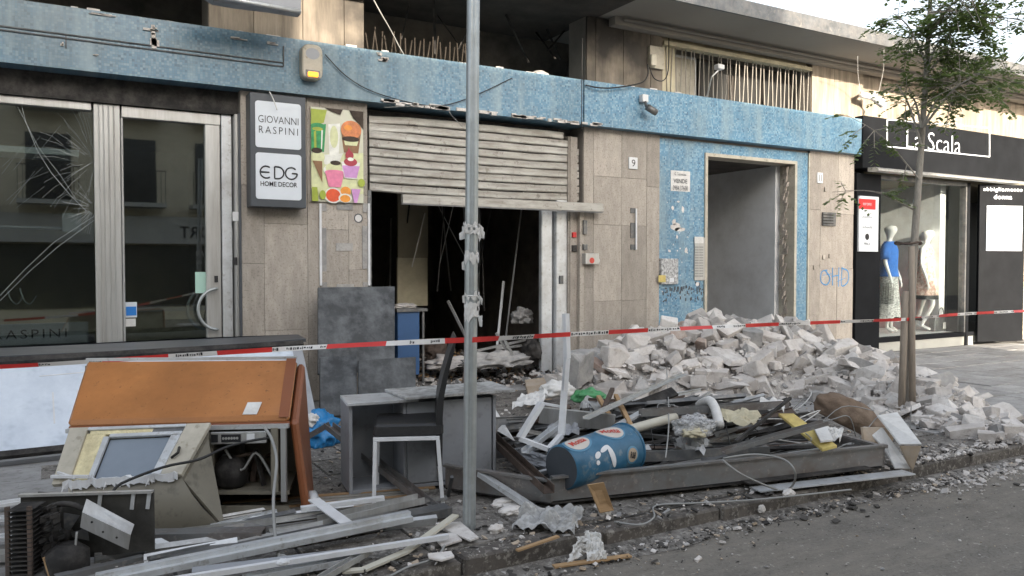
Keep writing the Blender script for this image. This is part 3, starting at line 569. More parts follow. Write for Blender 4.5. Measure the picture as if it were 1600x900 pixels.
sticker(97, 333, 127, 362, GY + .012, M['greyc'], parent=wn_)
# cracks in the pane
ck = MB(); rc = random.Random(3)
def crack(pts, r=.0012):
    ck.tube([P(x, y, GY - .006) for x, y in pts], r, 3)
crack([(28, 140), (40, 190), (58, 235), (80, 270), (110, 305), (135, 330)], .002); crack([(0, 462), (40, 420), (85, 378), (150, 336)], .0026); crack([(0, 470), (45, 425), (90, 386), (150, 342)], .0025)
crack([(20, 152), (60, 230), (95, 275), (118, 310)], .0015)
for i in range(46):
    t = R(rc.uniform(100, 270)); r0 = rc.uniform(0, 60); r1 = r0 + rc.uniform(10, 55); cx, cy = 150, 250
    crack([(cx + r0 * math.cos(t), cy + r0 * math.sin(t) * 1.3), (cx + (r0 + r1) / 2 * math.cos(t + .06), cy + (r0 + r1) / 2 * math.sin(t + .06) * 1.3), (cx + r1 * math.cos(t + .03), cy + r1 * math.sin(t + .03) * 1.3)], .0009)
for i in range(26):
    t = R(rc.uniform(100, 250)); crack([(150 + 12 * math.cos(t), 325 + 9 * math.sin(t)), (150 + rc.uniform(25, 60) * math.cos(t), 325 + rc.uniform(20, 50) * math.sin(t))], .0009)
for i in range(8):
    x = rc.uniform(0, 60); y = rc.uniform(250, 330); crack([(x, y), (x + rc.uniform(20, 60), y - rc.uniform(20, 60))], .0009)
part(ck, 'crack', mat('crack_white', (.36, .39, .38), .3, 0, 5, 0), wn_)
# left shop interior
h = MB(); h.box(-6, xW0 - .02, 12.3, 12.4, 0, 3.2); h.box(-6.1, -6, 9, 12.4, 0, 3.2); h.box(xW0 - .02, xW0 + .08, 9.25, 12.4, 0, 3.2); part(h, 'shop_wall', M['roomdim'])
h = MB(); h.box(-6, xW0, 9.2, 12.4, 3.1, 3.2); part(h, 'shop_ceiling', M['roomdim'])
h = MB(); h.box(-6, xW0, 8.956, 12.4, -.1, 0.01); part(h, 'shop_floor', M['greyb'])
h = MB(); h.box(gx(149) + .2, gx(149) + .26, 9.3, 11, 0, 2.9); part(h, 'partition', M['roomdim'])
dc = thing('display_case', 'low glass topped jewellery case with a lettered plinth behind the cracked shop window', 'display case', (-.2, 9.6, 0))
k = MB(); k.box(-3, gx(142) + .05, 9.2, 9.9, 0.1, .72); k.build('case', M['oppd'], dc)
k = MB(); k.box(-3, gx(138), 9.17, 9.198, .72, .93); k.build('plinth', M['greyc'], dc)
k = MB(); k.box(-3, gx(128), 9.3, 9.8, 2.62, 2.68); k.build('shelf', M['signface'], dc); k = MB(); k.box(-3, gx(110), 9.4, 9.8, 1.88, 1.9); k.build('shelf', M['greyc'], dc)
k = MB(); q = P(48, 520, 9.16); text_mb(k, 'RASPINI', (q.x, 9.165, .825), XF, NF, width=.62, height=.09, spacing=1.3); k.build('lettering', M['ink'], dc)
necks = MB()
for px in (45, 25): necks.tube(catmull([P(px - 14, 450, 9.5), P(px - 8, 468, 9.45), P(px + 2, 475, 9.45), P(px + 12, 462, 9.5)]), .006, 5)
necks.build('necklace', M['galv'], dc)
ct = thing('sales_counter', 'pale sales counter seen through the glass door beside the handle', 'counter', (1, 10.5, 0))
k = MB(); k.box(gx(200), gx(322) + .3, 10.4, 11, .55, .95); k.build('front', M['cream'], ct); k = MB(); k.box(gx(196), gx(322) + .35, 10.35, 11.05, .952, 1.0); k.build('top', M['greyc'], ct)
# ================================================================ boutique on the right
BX0 = xEnd + .02; BX1 = 26.0
h = MB(); h.box(BX0, fs(1372), D - .04, D + .3, 0, 3.05); part(h, 'cladding', M['blackp'], bevel=.004)
bw0, bw1 = fs(1372), fs(1508)
h = MB(); h.box(bw0, bw1 + .3, D + .0, D + .3, 0, .17); part(h, 'sill', M['oppg'])
h = MB(); h.box(bw0, bw1 + .3, D - .02, D + .12, .171, .25); win = part(h, 'shop_window', M['blackp'])
k = MB(); k.box(bw0, bw1 + .1, D - .02, D + .1, 2.98, 3.05); k.build('frame', M['alud'], win); k = MB(); k.box(bw1 - .04, bw1, D - .02, D + .1, .25, 2.98); k.build('frame', M['alud'], win)
k = MB(); k.box(bw0, bw1 - .04, D + .03, D + .038, .25, 2.98); part(k, 'pane', M['glassb'], win)
h = MB(); h.box(bw0 - .1, bw0, D + .3, 11.5, 0, 3.3); h.box(bw0 - .1, BX1, 11.5, 11.6, 0, 3.3); part(h, 'shop_wall', M['dkgrey'])
h = MB(); h.box(bw0 - .1, BX1, D + .3, 11.6, 3.06, 3.16); part(h, 'shop_ceiling', M['roomdim'])
h = MB(); h.box(bw0, bw1, D + .121, 10.2, .15, .24); part(h, 'display_floor', M['paper']); h = MB(); h.box(bw0, BX1, D + .31, 11.6, 0, .1); part(h, 'shop_floor', M['oppg'])
h = MB(); h.box(bw1 - .16, bw1 + .02, D + .4, D + 1.7, .24, 3.05); part(h, 'display_side_wall', M['white'])
h = MB(); h.box(bw1 + .001, bw1 + .08, D - .03, D + .35, 0, 3.05); part(h, 'cladding', M['blackp'])
h = MB(); h.box(bw0 + .9, bw1 - .1, 10.6, 10.66, .24, 1.15); part(h, 'red_panel', M['red'])
# dark wall and brickwork beyond
x2 = fs(1524); h = MB(); h.box(x2 + .9, BX1, D + .1, D + .4, 0, 3.05); part(h, 'wall', M['oppg'])
for i in range(26):
    for j in range(3):
        k = MB(); z = .1 + i * .11; x = fs(1590) + j * .5 + (.25 if i % 2 else 0); k.box(x, x + .49, D + .05, D + .099, z, z + .102)
        part(k, 'brick', M['travu'] if False else M['opp'], bevel=.004)
pr = MB(); A = P(1522, 540, D - .05); A = V((fs(1521), D - .1, .06)); Bp = V((fs(1521) + .95, D - .42, .06)); dd = (Bp - A).normalized(); nn = V((dd.y, -dd.x, 0))
dr = thing('sign_panel', 'tall black panel with white lettering and a white poster beside the boutique window', 'sign', (A + Bp) / 2)
pr.prism([A, Bp, Bp - nn * .06, A - nn * .06], (0, 0, 2.97)); pr.build('panel', M['blackp'], dr, bevel=.004)
wd = (Bp - A).length
k = MB(); a_ = A + dd * .14 + nn * .003; k.prism([a_ + V((0, 0, 1.72)), a_ + dd * (wd - .22) + V((0, 0, 1.72)), a_ + dd * (wd - .22) + V((0, 0, 1.72)) + nn * .02, a_ + V((0, 0, 1.72)) + nn * .02], (0, 0, .85)); k.build('poster', M['signface'], dr)
k = MB(); cc = A + dd * (wd / 2) + nn * .004; text_mb(k, 'abbigliamento', cc + V((0, 0, 2.87)), dd, nn, width=wd * .86, height=.1, spacing=1.15, bold=.008); text_mb(k, 'donna', cc + V((0, 0, 2.74)), dd, nn, width=wd * .4, height=.09, spacing=1.1, bold=.02); k.build('lettering', M['signface'], dr)
k = MB(); text_mb(k, 'KI-ISA KI', cc + V((0, 0, 2.02)) + nn * .021, dd, nn, width=.55, height=.1); k.build('poster_lettering', M['oppg'], dr)
# dark entrance recess between window and panel
h = MB(); h.box(bw1 + .1, x2 + 1.0, D + 1.6, D + 1.7, 0, 3.05); part(h, 'entrance', M['blackp'])
# fascia sign of boutique
fsn = thing('shop_fascia', 'black fascia sign with thin white script above the boutique window', 'sign', (fs(1450), D - .1, 3.2))
k = MB(); k.box(BX0 - .02, BX1, D - .16, D + .2, 3.12, 3.98); k.build('fascia_board', M['blackp'], fsn, bevel=.004)
k = MB(); k.extr([(0, 0), (.14, -.02), (.2, .0), (.2, .03), (.14, .06), (0, .07)], (BX0 + .1, D - .165, 3.06), (BX1, D - .165, 3.06)); k.build('awning_box', M['alu'], fsn)
k = MB(); pts = [P(1386, 187, D - .165), P(1546, 200, D - .165), P(1546, 245, D - .165), P(1386, 229, D - .165)]
for i in range(4): k.tube([pts[i], pts[(i + 1) % 4]], .012, 6)
text_mb(k, 'La Scala', P(1460, 222, D - .166), V((1, 0, 0)), NF, width=1.6, height=.32, bold=-.012); k.build('script', M['signface'], fsn)
pn = thing('shop_directory_sign', 'narrow white sign with red header on the black cladding left of the mannequins', 'sign', P(1355, 392, D - .07))
def prect(x0, y0, x1, y1, p, t, m, name, par, bevel=0):
    k = MB(); A = P(x0, (y0 + y1) / 2, p).x; B = P(x1, (y0 + y1) / 2, p).x; zt = P((x0 + x1) / 2, y0, p).z; zb = P((x0 + x1) / 2, y1, p).z
    k.box(A, B, p - t, p, zb, zt); return k.build(name, m, par, bevel=bevel)
prect(1340, 307, 1370, 393, D - .045, .03, M['signface'], 'board', pn); prect(1342, 311, 1368, 327, D - .077, .003, M['red'], 'header', pn)
k = MB()
for t, y, w_, h_ in (('LA SCINTILLA', 339, .27, .035), ('Via Duomo Blu', 355, .26, .04), ('PERLA', 381, .16, .045)): text_mb(k, t, P(1355, y, D - .078), XF, NF, width=w_, height=h_)
disc(k, P(1355, 370, D - .078), .055, NF, XF); k.build('lettering', M['ink'], pn)
k = MB(); text_mb(k, 'SPORT CENTRO', P(1355, 319, D - .082), XF, NF, width=.22, height=.04); k.build('header_lettering', M['signface'], pn)
# mannequins --------------------------------------------------------
def skin(name, verts, edges, m, parent, label=None, sub=2):
    me = bpy.data.meshes.new(name); r = parent
    while r.parent: r = r.parent
    me.from_pydata([V(v[0]) - r.location for v in verts], edges, []); o = bpy.data.objects.new('t', me); COL.objects.link(o)
    sm = o.modifiers.new('s', 'SKIN'); sm.use_smooth_shade = True
    for i, v in enumerate(verts):
        rr = v[1] if isinstance(v[1], tuple) else (v[1], v[1]); me.skin_vertices[0].data[i].radius = rr; me.skin_vertices[0].data[i].use_root = (i == 0)
    ss = o.modifiers.new('b', 'SUBSURF'); ss.levels = sub; ss.render_levels = sub
    dg = bpy.context.evaluated_depsgraph_get(); me2 = bpy.data.meshes.new_from_object(o.evaluated_get(dg)); bpy.data.objects.remove(o)
    me2.materials.clear(); me2.materials.append(m); me2.name = name
    for p in me2.polygons: p.use_smooth = True
    o2 = bpy.data.objects.new(name, me2); COL.objects.link(o2); o2.parent = parent; return o2
def mannequin(px, p, label, rot, hgt, kind):
    base = V((fs(px, p), p, .245)); t = thing('mannequin', label, 'mannequin', base); s = hgt / 1.8
    c_, s_ = math.cos(rot), math.sin(rot)
    def w(x, y, z): return base + V((x * c_ - y * s_, x * s_ + y * c_, z)) * s
    step = .12 if kind == 'dress' else .0
    vv = [(w(0, 0, .95), (.13, .10)), (w(0, 0, 1.1), (.11, .085)), (w(0, 0, 1.3), (.14, .1)), (w(0, 0, 1.44), (.1, .07)), (w(0, 0, 1.5), .045), (w(0, -.01, 1.58), .06), (w(0, -.025, 1.66), (.115, .14)), (w(0, -.01, 1.75), (.11, .12)),
          (w(-.17, 0, 1.41), .05), (w(-.22, .0, 1.15), .038), (w(-.24, -.08, .93), .028), (w(-.25, -.12, .8), .022), (w(.17, 0, 1.41), .05), (w(.22, 0, 1.15), .038), (w(.2, -.1, .95), .028), (w(.19, -.14, .82), .022),
          (w(-.09, 0, .86), .085), (w(-.09, -.03 - step, .48), .055), (w(-.09, step * .3, .09), .035), (w(-.1, -.12, .03), .03), (w(.09, 0, .86), .085), (w(.11, -.03 + step, .48), .055), (w(.14, step * 1.6, .09), .035), (w(.15, -.1 + step * 1.6, .03), .03)]
    ee = [(0, 1), (1, 2), (2, 3), (3, 4), (4, 5), (5, 6), (6, 7), (3, 8), (8, 9), (9, 10), (10, 11), (3, 12), (12, 13), (13, 14), (14, 15), (0, 16), (16, 17), (17, 18), (18, 19), (0, 20), (20, 21), (21, 22), (22, 23)]
    skin('body', vv, ee, M['mannq'], t)
    for sx, hx, hy, hz in ((-1, -.25, -.12, .8), (1, .19, -.14, .82)):
        for f in range(5):
            k = MB(); o_ = (f - 2) * .011; l = (.06, .08, .085, .08, .06)[f]; k.tube([w(hx + o_, hy, hz + .01), w(hx + o_ * 1.5, hy - .01, hz - l * .5), w(hx + o_ * 1.6, hy + .0, hz - l)], [.008 * s, .007 * s, .005 * s], 6); k.build('finger', M['mannq'], t, smooth=True)
    def cloth(name, rings, m, n=28, fold=.0):
        k = MB(); vs = []
        for (z, rx, ry) in rings:
            for j in range(n):
                a = 2 * math.pi * j / n; f_ = 1 + fold * math.cos(a * 7) * (1 if z < .9 else .2); vs.append(w(math.cos(a) * rx * f_, math.sin(a) * ry * f_, z))
        k.add(vs, [(i * n + j, i * n + (j + 1) % n, (i + 1) * n + (j + 1) % n, (i + 1) * n + j) for i in range(len(rings) - 1) for j in range(n)]); k.build(name, m, t, smooth=True)
    if kind == 'top':
        cloth('blue_top', [(.92, .2, .15), (1.05, .165, .13), (1.2, .18, .135), (1.35, .2, .135), (1.43, .19, .1), (1.49, .09, .075)], M['bluetop'], fold=.02)
        for sx in (-1, 1): k = MB(); k.tube([w(.15 * sx, 0, 1.42), w(.2 * sx, 0, 1.33), w(.235 * sx, 0, 1.2)], [.075 * s, .075 * s, .08 * s], 10); k.build('sleeve', M['bluetop'], t, smooth=True)
        cloth('skirt', [(.2, .24, .19), (.5, .21, .17), (.8, .18, .145), (.93, .17, .135)], M['skirt'], fold=.05)
        k = MB()
        for j in range(14): k.tube([w(-.26 - .02 * (j % 3), -.14 + j * .012, .82), w(-.27, -.14 + j * .014, .48)], .004, 4)
        k.build('fringe', M['ink'], t)
    else:
        cloth('dress', [(.62, .27, .2), (.8, .235, .175), (1.0, .18, .14), (1.2, .17, .13), (1.35, .18, .13), (1.44, .16, .09)], M['dress'], fold=.04)
        cloth('hem', [(.55, .285, .21), (.62, .273, .203)], M['ink'], fold=.04)
    return t
mannequin(1389, D + .62, 'white mannequin in blue top and long patterned skirt beside the black cladding', R(20), 2.06, 'top')
mannequin(1447, D + .6, 'white mannequin in short cream patterned dress half hidden by the tree', R(15), 2.0, 'dress')
hb = thing('handbag', 'grey handbag with twin handles on the floor of the boutique window', 'handbag', V((fs(1467, D + .45), D + .45, .241)))
k = MB(); q = hb.location; k.prism([q + V((-.2, -.06, 0)), q + V((.2, -.06, 0)), q + V((.15, -.05, .3)), q + V((-.15, -.05, .3))], (0, .14, 0)); k.build('body', M['alud'], hb, bevel=.015)
for dy in (-.06, .09): k = MB(); k.tube(arc(q + V((0, dy, .29)), .09, 0, 180, NF, XF, 12, .16), .009, 6); k.build('handle', M['alud'], hb, smooth=True)
k = MB(); k.box(q.x + .02, q.x + .12, q.y - .09, q.y - .085, .29, .41); k.build('price_tag', M['paper'], hb)
hp = thing('hanging_bag', 'small pale bag hung on the back rail between the two mannequins', 'bag', P(1466, 395, 10.4))
q = hp.location; k = MB(); k.box(q.x - .14, q.x + .14, q.y, q.y + .08, q.z, q.z + .3); k.build('body', M['white'], hp, bevel=.02); k = MB(); k.tube(arc(q + V((0, .03, .28)), .07, 0, 180, NF, XF, 8, .13), .008, 5); k.build('handle', M['ink'], hp)
k = MB(); k.tube([(bw0, 10.45, 2.0), (bw1 - .2, 10.45, 2.0)], .012, 6); part(k, 'clothes_rail', M['galv']); k = MB(); k.box(bw0 + .1, bw1 - .25, 10.5, 10.58, 1.45, 1.5); part(k, 'shelf', M['alud'])
# ================================================================ wall things
ys_ = 8.5
sb = thing('lightbox_sign', 'dark grey lightbox sign with two white plates left of the ice cream poster', 'sign', P(428, 322, ys_))
A = P(391, 240, ys_); B = P(478, 240, ys_); zt = P(435, 148, ys_).z; zb = P(435, 324, ys_).z
k = MB(); k.box(A.x, B.x, ys_, D - .002, zb, zt); k.build('case', M['dkgrey'], sb, bevel=.006)
pw = (B.x - A.x); cx = (A.x + B.x) / 2
def rrect(cx_, cz_, w_, h_, y, t, r=.03):
    pts = []
    for (sx, sz, a0) in ((1, 1, 0), (-1, 1, 90), (-1, -1, 180), (1, -1, 270)):
        for i in range(5):
            a = R(a0 + i * 22.5); pts.append((cx_ + sx * (w_ / 2 - r) + math.cos(a) * r, y, cz_ + sz * (h_ / 2 - r) + math.sin(a) * r))
    k = MB(); k.prism(pts, (0, -t, 0)); return k
z1c = P(432, 196, ys_).z; z2c = P(433, 276, ys_).z; ph = (P(432, 160, ys_).z - P(432, 232, ys_).z)
rrect(cx, z1c, pw * .82, ph, ys_ - .001, .008).build('plate', M['signface'], sb); rrect(cx, z2c, pw * .82, ph, ys_ - .001, .008).build('plate', M['signface'], sb)
k = MB(); text_mb(k, 'GIOVANNI', (cx, ys_ - .0105, z1c + .055), XF, NF, width=pw * .72, height=.075, bold=-.008); text_mb(k, 'RASPINI', (cx, ys_ - .0105, z1c - .055), XF, NF, width=pw * .7, height=.075, bold=-.008, spacing=1.35); k.build('lettering', M['ink'], sb)
k = MB(); q = V((cx, ys_ - .012, z2c + .04)); wE = pw * .13
def stroke(pts, r=.008): k.tube(pts, r, 5)
Rr = .062
stroke(arc(q - XF * .13, Rr, 55, 305, NF, XF, 12)); stroke([q - XF * .19, q - XF * .1])
stroke([q + V((-.045, 0, Rr)), q + V((-.045, 0, -Rr))]); stroke(arc(q - XF * .012, Rr, -90, 90, NF, XF, 12)); stroke([q + V((-.045, 0, Rr)), q + V((-.012, 0, Rr))]); stroke([q + V((-.045, 0, -Rr)), q + V((-.012, 0, -Rr))])
stroke(arc(q + XF * .13, Rr, 45, 360, NF, XF, 14)); stroke([q + V((.192, 0, 0)), q + V((.135, 0, 0))])
text_mb(k, 'HOME DECOR', (cx, ys_ - .0115, z2c - .08), XF, NF, width=pw * .66, height=.05, bold=.01); k.build('logo', M['ink'], sb)
# ice cream poster
po = thing('ice_cream_poster', 'colourful ice cream poster with a burnt upper corner beside the shutter', 'poster', P(528, 316, D - .02))
A = fs(487, D - .02); B = fs(568, D - .02); zt = P(527, 171, D - .02).z; zb = P(527, 316, D - .02).z; W = B - A; Hh = zt - zb
pm = mat('poster_print', (.62, .6, .5), .4, .12, 3, 0, dirt=(.6, .66, .45), damt=.6, dscale=3)
k = MB(); k.box(A, B, D - .03, D - .012, zb, zt); k.build('board', pm, po)
def cm(n_, c_, v=.15): return mat(n_, c_, .4, v, 14, 0)
pc = {'green': cm('print_green', (.03, .28, .09), .4), 'pink': cm('print_pink', (.75, .22, .36)), 'violet': cm('print_violet', (.6, .3, .6)), 'orange': cm('print_orange', (.8, .3, .04)), 'redor': cm('print_red', (.75, .1, .03)),
      'cream': cm('print_cream', (.66, .68, .4)), 'cone': cm('print_cone', (.25, .13, .06)), 'berry': cm('print_berry', (.4, .04, .06)), 'white': cm('print_white', (.78, .78, .72)), 'peach': cm('print_peach', (.65, .22, .08), .3), 'soot': mat('burn_mark', (.06, .045, .035), .9, .5, 8, 0), 'lime': cm('print_lime', (.35, .42, .05))}
LY = [0]
def pp(u, v): return V((A + u * W, D - .031 - .0006 * LY[0], zt - v * Hh))
def poly(col_, pts):
    LY[0] += 1; k = MB(); k.add([pp(*q) for q in pts], [tuple(range(len(pts)))]); k.build('printed_shape', pc[col_], po)
def ell(col_, u, v, ru, rv, n=16): poly(col_, [(u + ru * math.cos(2 * math.pi * i / n), v + rv * math.sin(2 * math.pi * i / n)) for i in range(n)])
poly('lime', [(0, .02), (.3, .02), (.24, .16), (0, .2)]); poly('cream', [(.0, .5), (1, .45), (1, .9), (0, .95)]); poly('white', [(.2, .5), (.6, .47), (.5, .62), (.25, .6)]); poly('cone', [(.56, .22), (.96, .22), (.9, .46), (.62, .46)]); poly('green', [(0, .2), (.28, .17), (.24, .47), (.0, .47)]); ell('green', .13, .2, .14, .035); poly('white', [(.32, .17), (.55, .15), (.52, .48), (.34, .5)]); ell('cream', .43, .3, .08, .12)
poly('lime', [(.05, .26), (.09, .25), (.1, .46), (.06, .46)]); ell('lime', .12, .23, .1, .02); poly('white', [(.19, .24), (.22, .24), (.2, .44), (.18, .44)]); ell('peach', .76, .21, .2, .1); ell('orange', .7, .19, .08, .03); poly('cream', [(.62, .33), (.9, .33), (.87, .38), (.64, .38)]); ell('soot', .75, .31, .17, .03); poly('soot', [(.72, .0), (1, 0), (1, .2), (.9, .13), (.8, .08)]); poly('soot', [(.25, 0), (.6, 0), (.55, .06), (.4, .035)])
ell('cream', .12, .53, .13, .065); ell('soot', .1, .46, .1, .03); poly('cone', [(.02, .57), (.2, .57), (.2, .8)])
ell('white', .42, .66, .2, .07); ell('cream', .42, .64, .16, .06); poly('pink', [(.25, .68), (.62, .68), (.55, .84), (.32, .84)]); ell('pink', .435, .68, .185, .025); ell('soot', .45, .58, .1, .025)
poly('white', [(.56, .56), (.93, .56), (.86, .74), (.62, .74)]); poly('violet', [(.58, .6), (.92, .6), (.86, .73), (.63, .73)]); ell('berry', .74, .56, .13, .045); ell('berry', .72, .49, .08, .05); ell('white', .74, .53, .06, .02); poly('berry', [(.68, .46), (.76, .46), (.7, .4)])
ell('white', .4, .93, .17, .085); ell('redor', .4, .93, .14, .07); ell('orange', .64, .88, .1, .05); ell('white', .63, .955, .13, .05); ell('orange', .63, .96, .1, .04); ell('lime', .95, .78, .07, .045); poly('lime', [(0, .85), (.1, .85), (.12, 1), (0, 1)]); poly('violet', [(.75, .85), (.93, .85), (.86, 1), (.8, 1)]); ell('lime', .2, .93, .06, .05)
# white trim strips and glue marks where something was torn from the wall
tr = thing('torn_wall_trim', 'white edge trims and dark glue marks on the travertine below the poster', 'trim', P(538, 445, D - .01))
for x_ in (500.5, 576): prect(x_ - 1.6, 318, x_ + 1.6, 446, D - .005, .02, M['white'], 'trim', tr)
for r_ in ((502, 318, 510, 330), (526, 317, 551, 328), (567, 318, 575, 332), (502, 356, 510, 424), (525, 380, 551, 392), (566, 353, 574, 420), (503, 441, 511, 452), (526, 444, 553, 456), (567, 441, 575, 452)):
    prect(*r_, D - .005, .008, M['greyb'], 'glue_patch', tr)
st_ = thing('round_sticker', 'small round white sticker with blue ring on the travertine', 'sticker', P(560, 341, D - .006)); k = MB(); disc(k, P(560, 341, D - .007), .052, NF, XF, 20); k.build('ring', M['dkgrey'], st_); k = MB(); disc(k, P(560, 341, D - .009), .04, NF, XF, 20); k.build('face', M['paper'], st_)
# alarm siren
al = thing('alarm_siren', 'beige alarm siren with amber light mounted on the mosaic band', 'alarm', P(488, 120, 8.5))
q = P(488, 97, 8.46); 
k = rrect(q.x, q.z, .22, .37, 8.578, .13, .07); k.build('housing', M['cream'], al, bevel=.012); k = MB(); disc(k, q + V((0, 0, .085)), .06, NF, XF, 18, rx=.075, depth=.014); k.build('grille', M['greyc'], al)
k = MB(); k.obox(q + V((0, -.02, -.135)), V((.055, 0, 0)), V((0, .022, 0)), V((0, 0, .026))); k.build('lamp', M['lamp'], al, bevel=.008)
k = MB(); k.obox(q + V((0, -.0, -.13)), V((.075, 0, 0)), V((0, .02, 0)), V((0, 0, .04))); k.build('lamp_bezel', M['alud'], al)
def number_plate(px, py, txt, label, w_=.15, h_=.16):
    q = P(px, py, D - .012); t = thing('house_number', label, 'house number', q); k = MB(); k.obox(q, V((w_ / 2, 0, 0)), V((0, .01, 0)), V((0, 0, h_ / 2))); k.build('plate', M['white'], t, bevel=.003)
    k = MB(); text_mb(k, txt, q + V((0, -.011, 0)), XF, NF, height=h_ * .6, width=w_ * (.42 if len(txt) == 1 else .5)); k.build('numeral', M['ink'], t)
number_plate(989, 255, '9', 'white house number 9 plate left of the mosaic doorway'); number_plate(1281, 278, '11', 'white house number 11 plate on the pillar beside the boutique', .13, .17)
ve = thing('for_sale_notice', 'white for sale notice on the mosaic wall beside the open doorway', 'notice', P(1063, 298, D))
prect(1048, 267, 1078, 299, D + .019, .004, M['paper'], 'sheet', ve)
k = MB(); q = P(1063, 283, D + .013); text_mb(k, 'VENDE', q, XF, NF, width=.26, height=.06, bold=.015); text_mb(k, '0984.37600', q + V((0, 0, -.1)), XF, NF, width=.28, height=.07); text_mb(k, 'G. Tecnocasa', q + V((0, 0, .1)), XF, NF, width=.22, height=.04); k.build('lettering', M['dkgrey'], ve)
ic = thing('door_intercom', 'tall steel intercom panel on the mosaic wall at the doorway edge', 'intercom', P(1091, 438, D)); pb = prect(1084, 371, 1100, 438, D + .019, .02, M['alu'], 'panel', ic, .003)
prect(1085, 370, 1099, 380, D - .002, .004, M['paper'], 'camera_hood', ic)
for i in range(12):
    for j in range(2): prect(1086 + j * 7, 385 + i * 4.1, 1091.5 + j * 7, 387.6 + i * 4.1, D - .0015, .004, M['cable'], 'button', ic)
mbx = thing('stickered_junction_box', 'small junction box covered in black and white stickers on the mosaic wall', 'junction box', P(1042, 446, D)); prect(1029, 404, 1056, 444, D + .019, .06, M['stickr'], 'box', mbx, .008); prect(1029, 430, 1040, 441, D - .043, .003, M['yellow'], 'label_sticker', mbx); prect(1046, 434, 1053, 441, D - .043, .003, M['white'], 'label_sticker', mbx)
# lost tesserae: pale patches on the mosaic wall
lt = MB(); r3 = random.Random(5)
def patch(px, py, w_, h_):
    q = P(px, py, D + .0185); n_ = 9; lt.add([q + V((math.cos(2 * math.pi * i / n_) * w_ * r3.uniform(.7, 1.2), 0, math.sin(2 * math.pi * i / n_) * h_ * r3.uniform(.7, 1.2))) for i in range(n_)], [tuple(range(n_))])
for a_ in ((1056, 355, .09, .06), (1062, 358, .12, .03), (1053, 347, .04, .05), (1067, 327, .03, .05), (1051, 325, .025, .03), (1058, 370, .02, .03), (1046, 392, .03, .02), (1072, 391, .025, .05), (1090, 444, .04, .03), (1060, 315, .03, .012), (1088, 489, .03, .03)): patch(*a_)
for i in range(30): patch(r3.uniform(1034, 1100), r3.uniform(300, 500), r3.uniform(.006, .015), r3.uniform(.006, .015))
part(lt, 'missing_tesserae', M['dust2'], kind='stuff')
lt = MB()
for i in range(60):
    q = P(r3.uniform(1036, 1100), r3.uniform(440, 470) + (8 if r3.random() < .5 else 0), D + .018); lt.obox(q, V((.011, 0, 0)), V((0, .001, 0)), V((0, 0, r3.choice((.011, .023)))))
part(lt, 'chipped_tesserae', M['dkgrey'], kind='stuff')
# service hatch handle marks, key switch
sm = thing('metal_bracket', 'pale bent bracket with dark clips on the travertine near number 9', 'bracket', P(992, 390, D)); k = MB(); k.bar(P(994, 326, D - .03), P(994, 390, D - .03), .02, .02); k.build('rail', M['white'], sm)
for y_ in (329, 360, 386): prect(985, y_ - (12 if y_ == 360 else 4), 992, y_ + (12 if y_ == 360 else 4), D - .001, .012, M['alud'], 'clip', sm)
kx = thing('key_switch_box', 'small steel switch box with red and white sticker right of the shutter', 'switch box', P(920, 413, D)); prect(909, 396, 930, 413, D - .006, .09, M['alu'], 'box', kx, .005); k = MB(); disc(k, P(925, 407, D - .0985), .04, NF, XF, 14); disc(k, P(934, 407, D - .02), .035, NF, XF, 14, 1); k.build('sticker', [M['inkred'], M['paper']], kx)
vb = thing('vent_cover', 'square grey vent cover on the pillar under number 11', 'vent', P(1294, 353, D)); prect(1284, 332, 1304, 353, D - .006, .03, M['alud'], 'cover', vb, .004)
for i in range(4): prect(1286, 335 + i * 4.5, 1302, 336.5 + i * 4.5, D - .037, .004, M['black'], 'louvre', vb)
gf = thing('graffiti', 'pale blue sprayed tag on the travertine pillar beside the boutique', 'graffiti', P(1303, 448, D))
k = MB()
def spray(pts, r=.012): k.tube(catmull([P(x, y, D - .006) for x, y in pts], 4), r, 4)
spray([(1293, 422), (1284, 425), (1283, 440), (1292, 445), (1297, 434), (1290, 423)]); spray([(1286, 430), (1300, 428)], .006); spray([(1301, 418), (1301, 446)]); spray([(1300, 432), (1311, 430)]); spray([(1311, 418), (1310, 448)]); spray([(1316, 417), (1315, 446), (1325, 440), (1325, 424), (1315, 419)]); spray([(1308, 440), (1322, 434)], .006)
me_ = k.build('tag', M['graf'], gf)
for v in me_.data.vertices: v.co.y = -.004 + (v.co.y + .004) * .12 if True else v.co.y
for (x_, y_) in ((1287, 402), (1297, 400), (1273, 418), (1290, 296)): 
    q = P(x_, y_, D - .012); k = MB(); k.obox(q, V((.03, 0, 0)), V((0, .012, 0)), V((0, 0, .035))); part(k, 'cover_plate', M['trav'], bevel=.003)
# cameras and wires
cc_ = thing('security_camera', 'small white bracket with dark dome camera hanging on the blue band', 'camera', P(1008, 180, 8.5)); q = P(1006, 154, 8.52)
k = MB(); k.obox(q, V((.05, 0, 0)), V((0, .04, 0)), V((0, 0, .05))); k.build('bracket', M['white'], cc_, bevel=.006); k = MB(); k.tube([q + V((0, -.02, -.04)), q + V((0, -.06, -.12)), q + V((.05, -.08, -.15))], .02, 8); k.tube([q + V((-.02, -.09, -.13)), q + V((.12, -.12, -.2))], .045, 10); k.build('camera_body', M['alud'], cc_, smooth=True)
cb_ = thing('security_camera', 'white tube security camera at the corner above the boutique fascia', 'camera', P(1370, 165, 8.4)); 
k = MB(); k.tube([P(1345, 148, 8.5), P(1365, 152, 8.45)], .05, 10); k.tube([P(1362, 148, 8.45), P(1380, 163, 8.4)], .07, 12); k.build('camera_body', M['white'], cb_, smooth=True); k = MB(); k.tube([P(1345, 148, 8.5), P(1345, 148, 8.69)], .025, 8); k.build('bracket', M['white'], cb_, smooth=True)
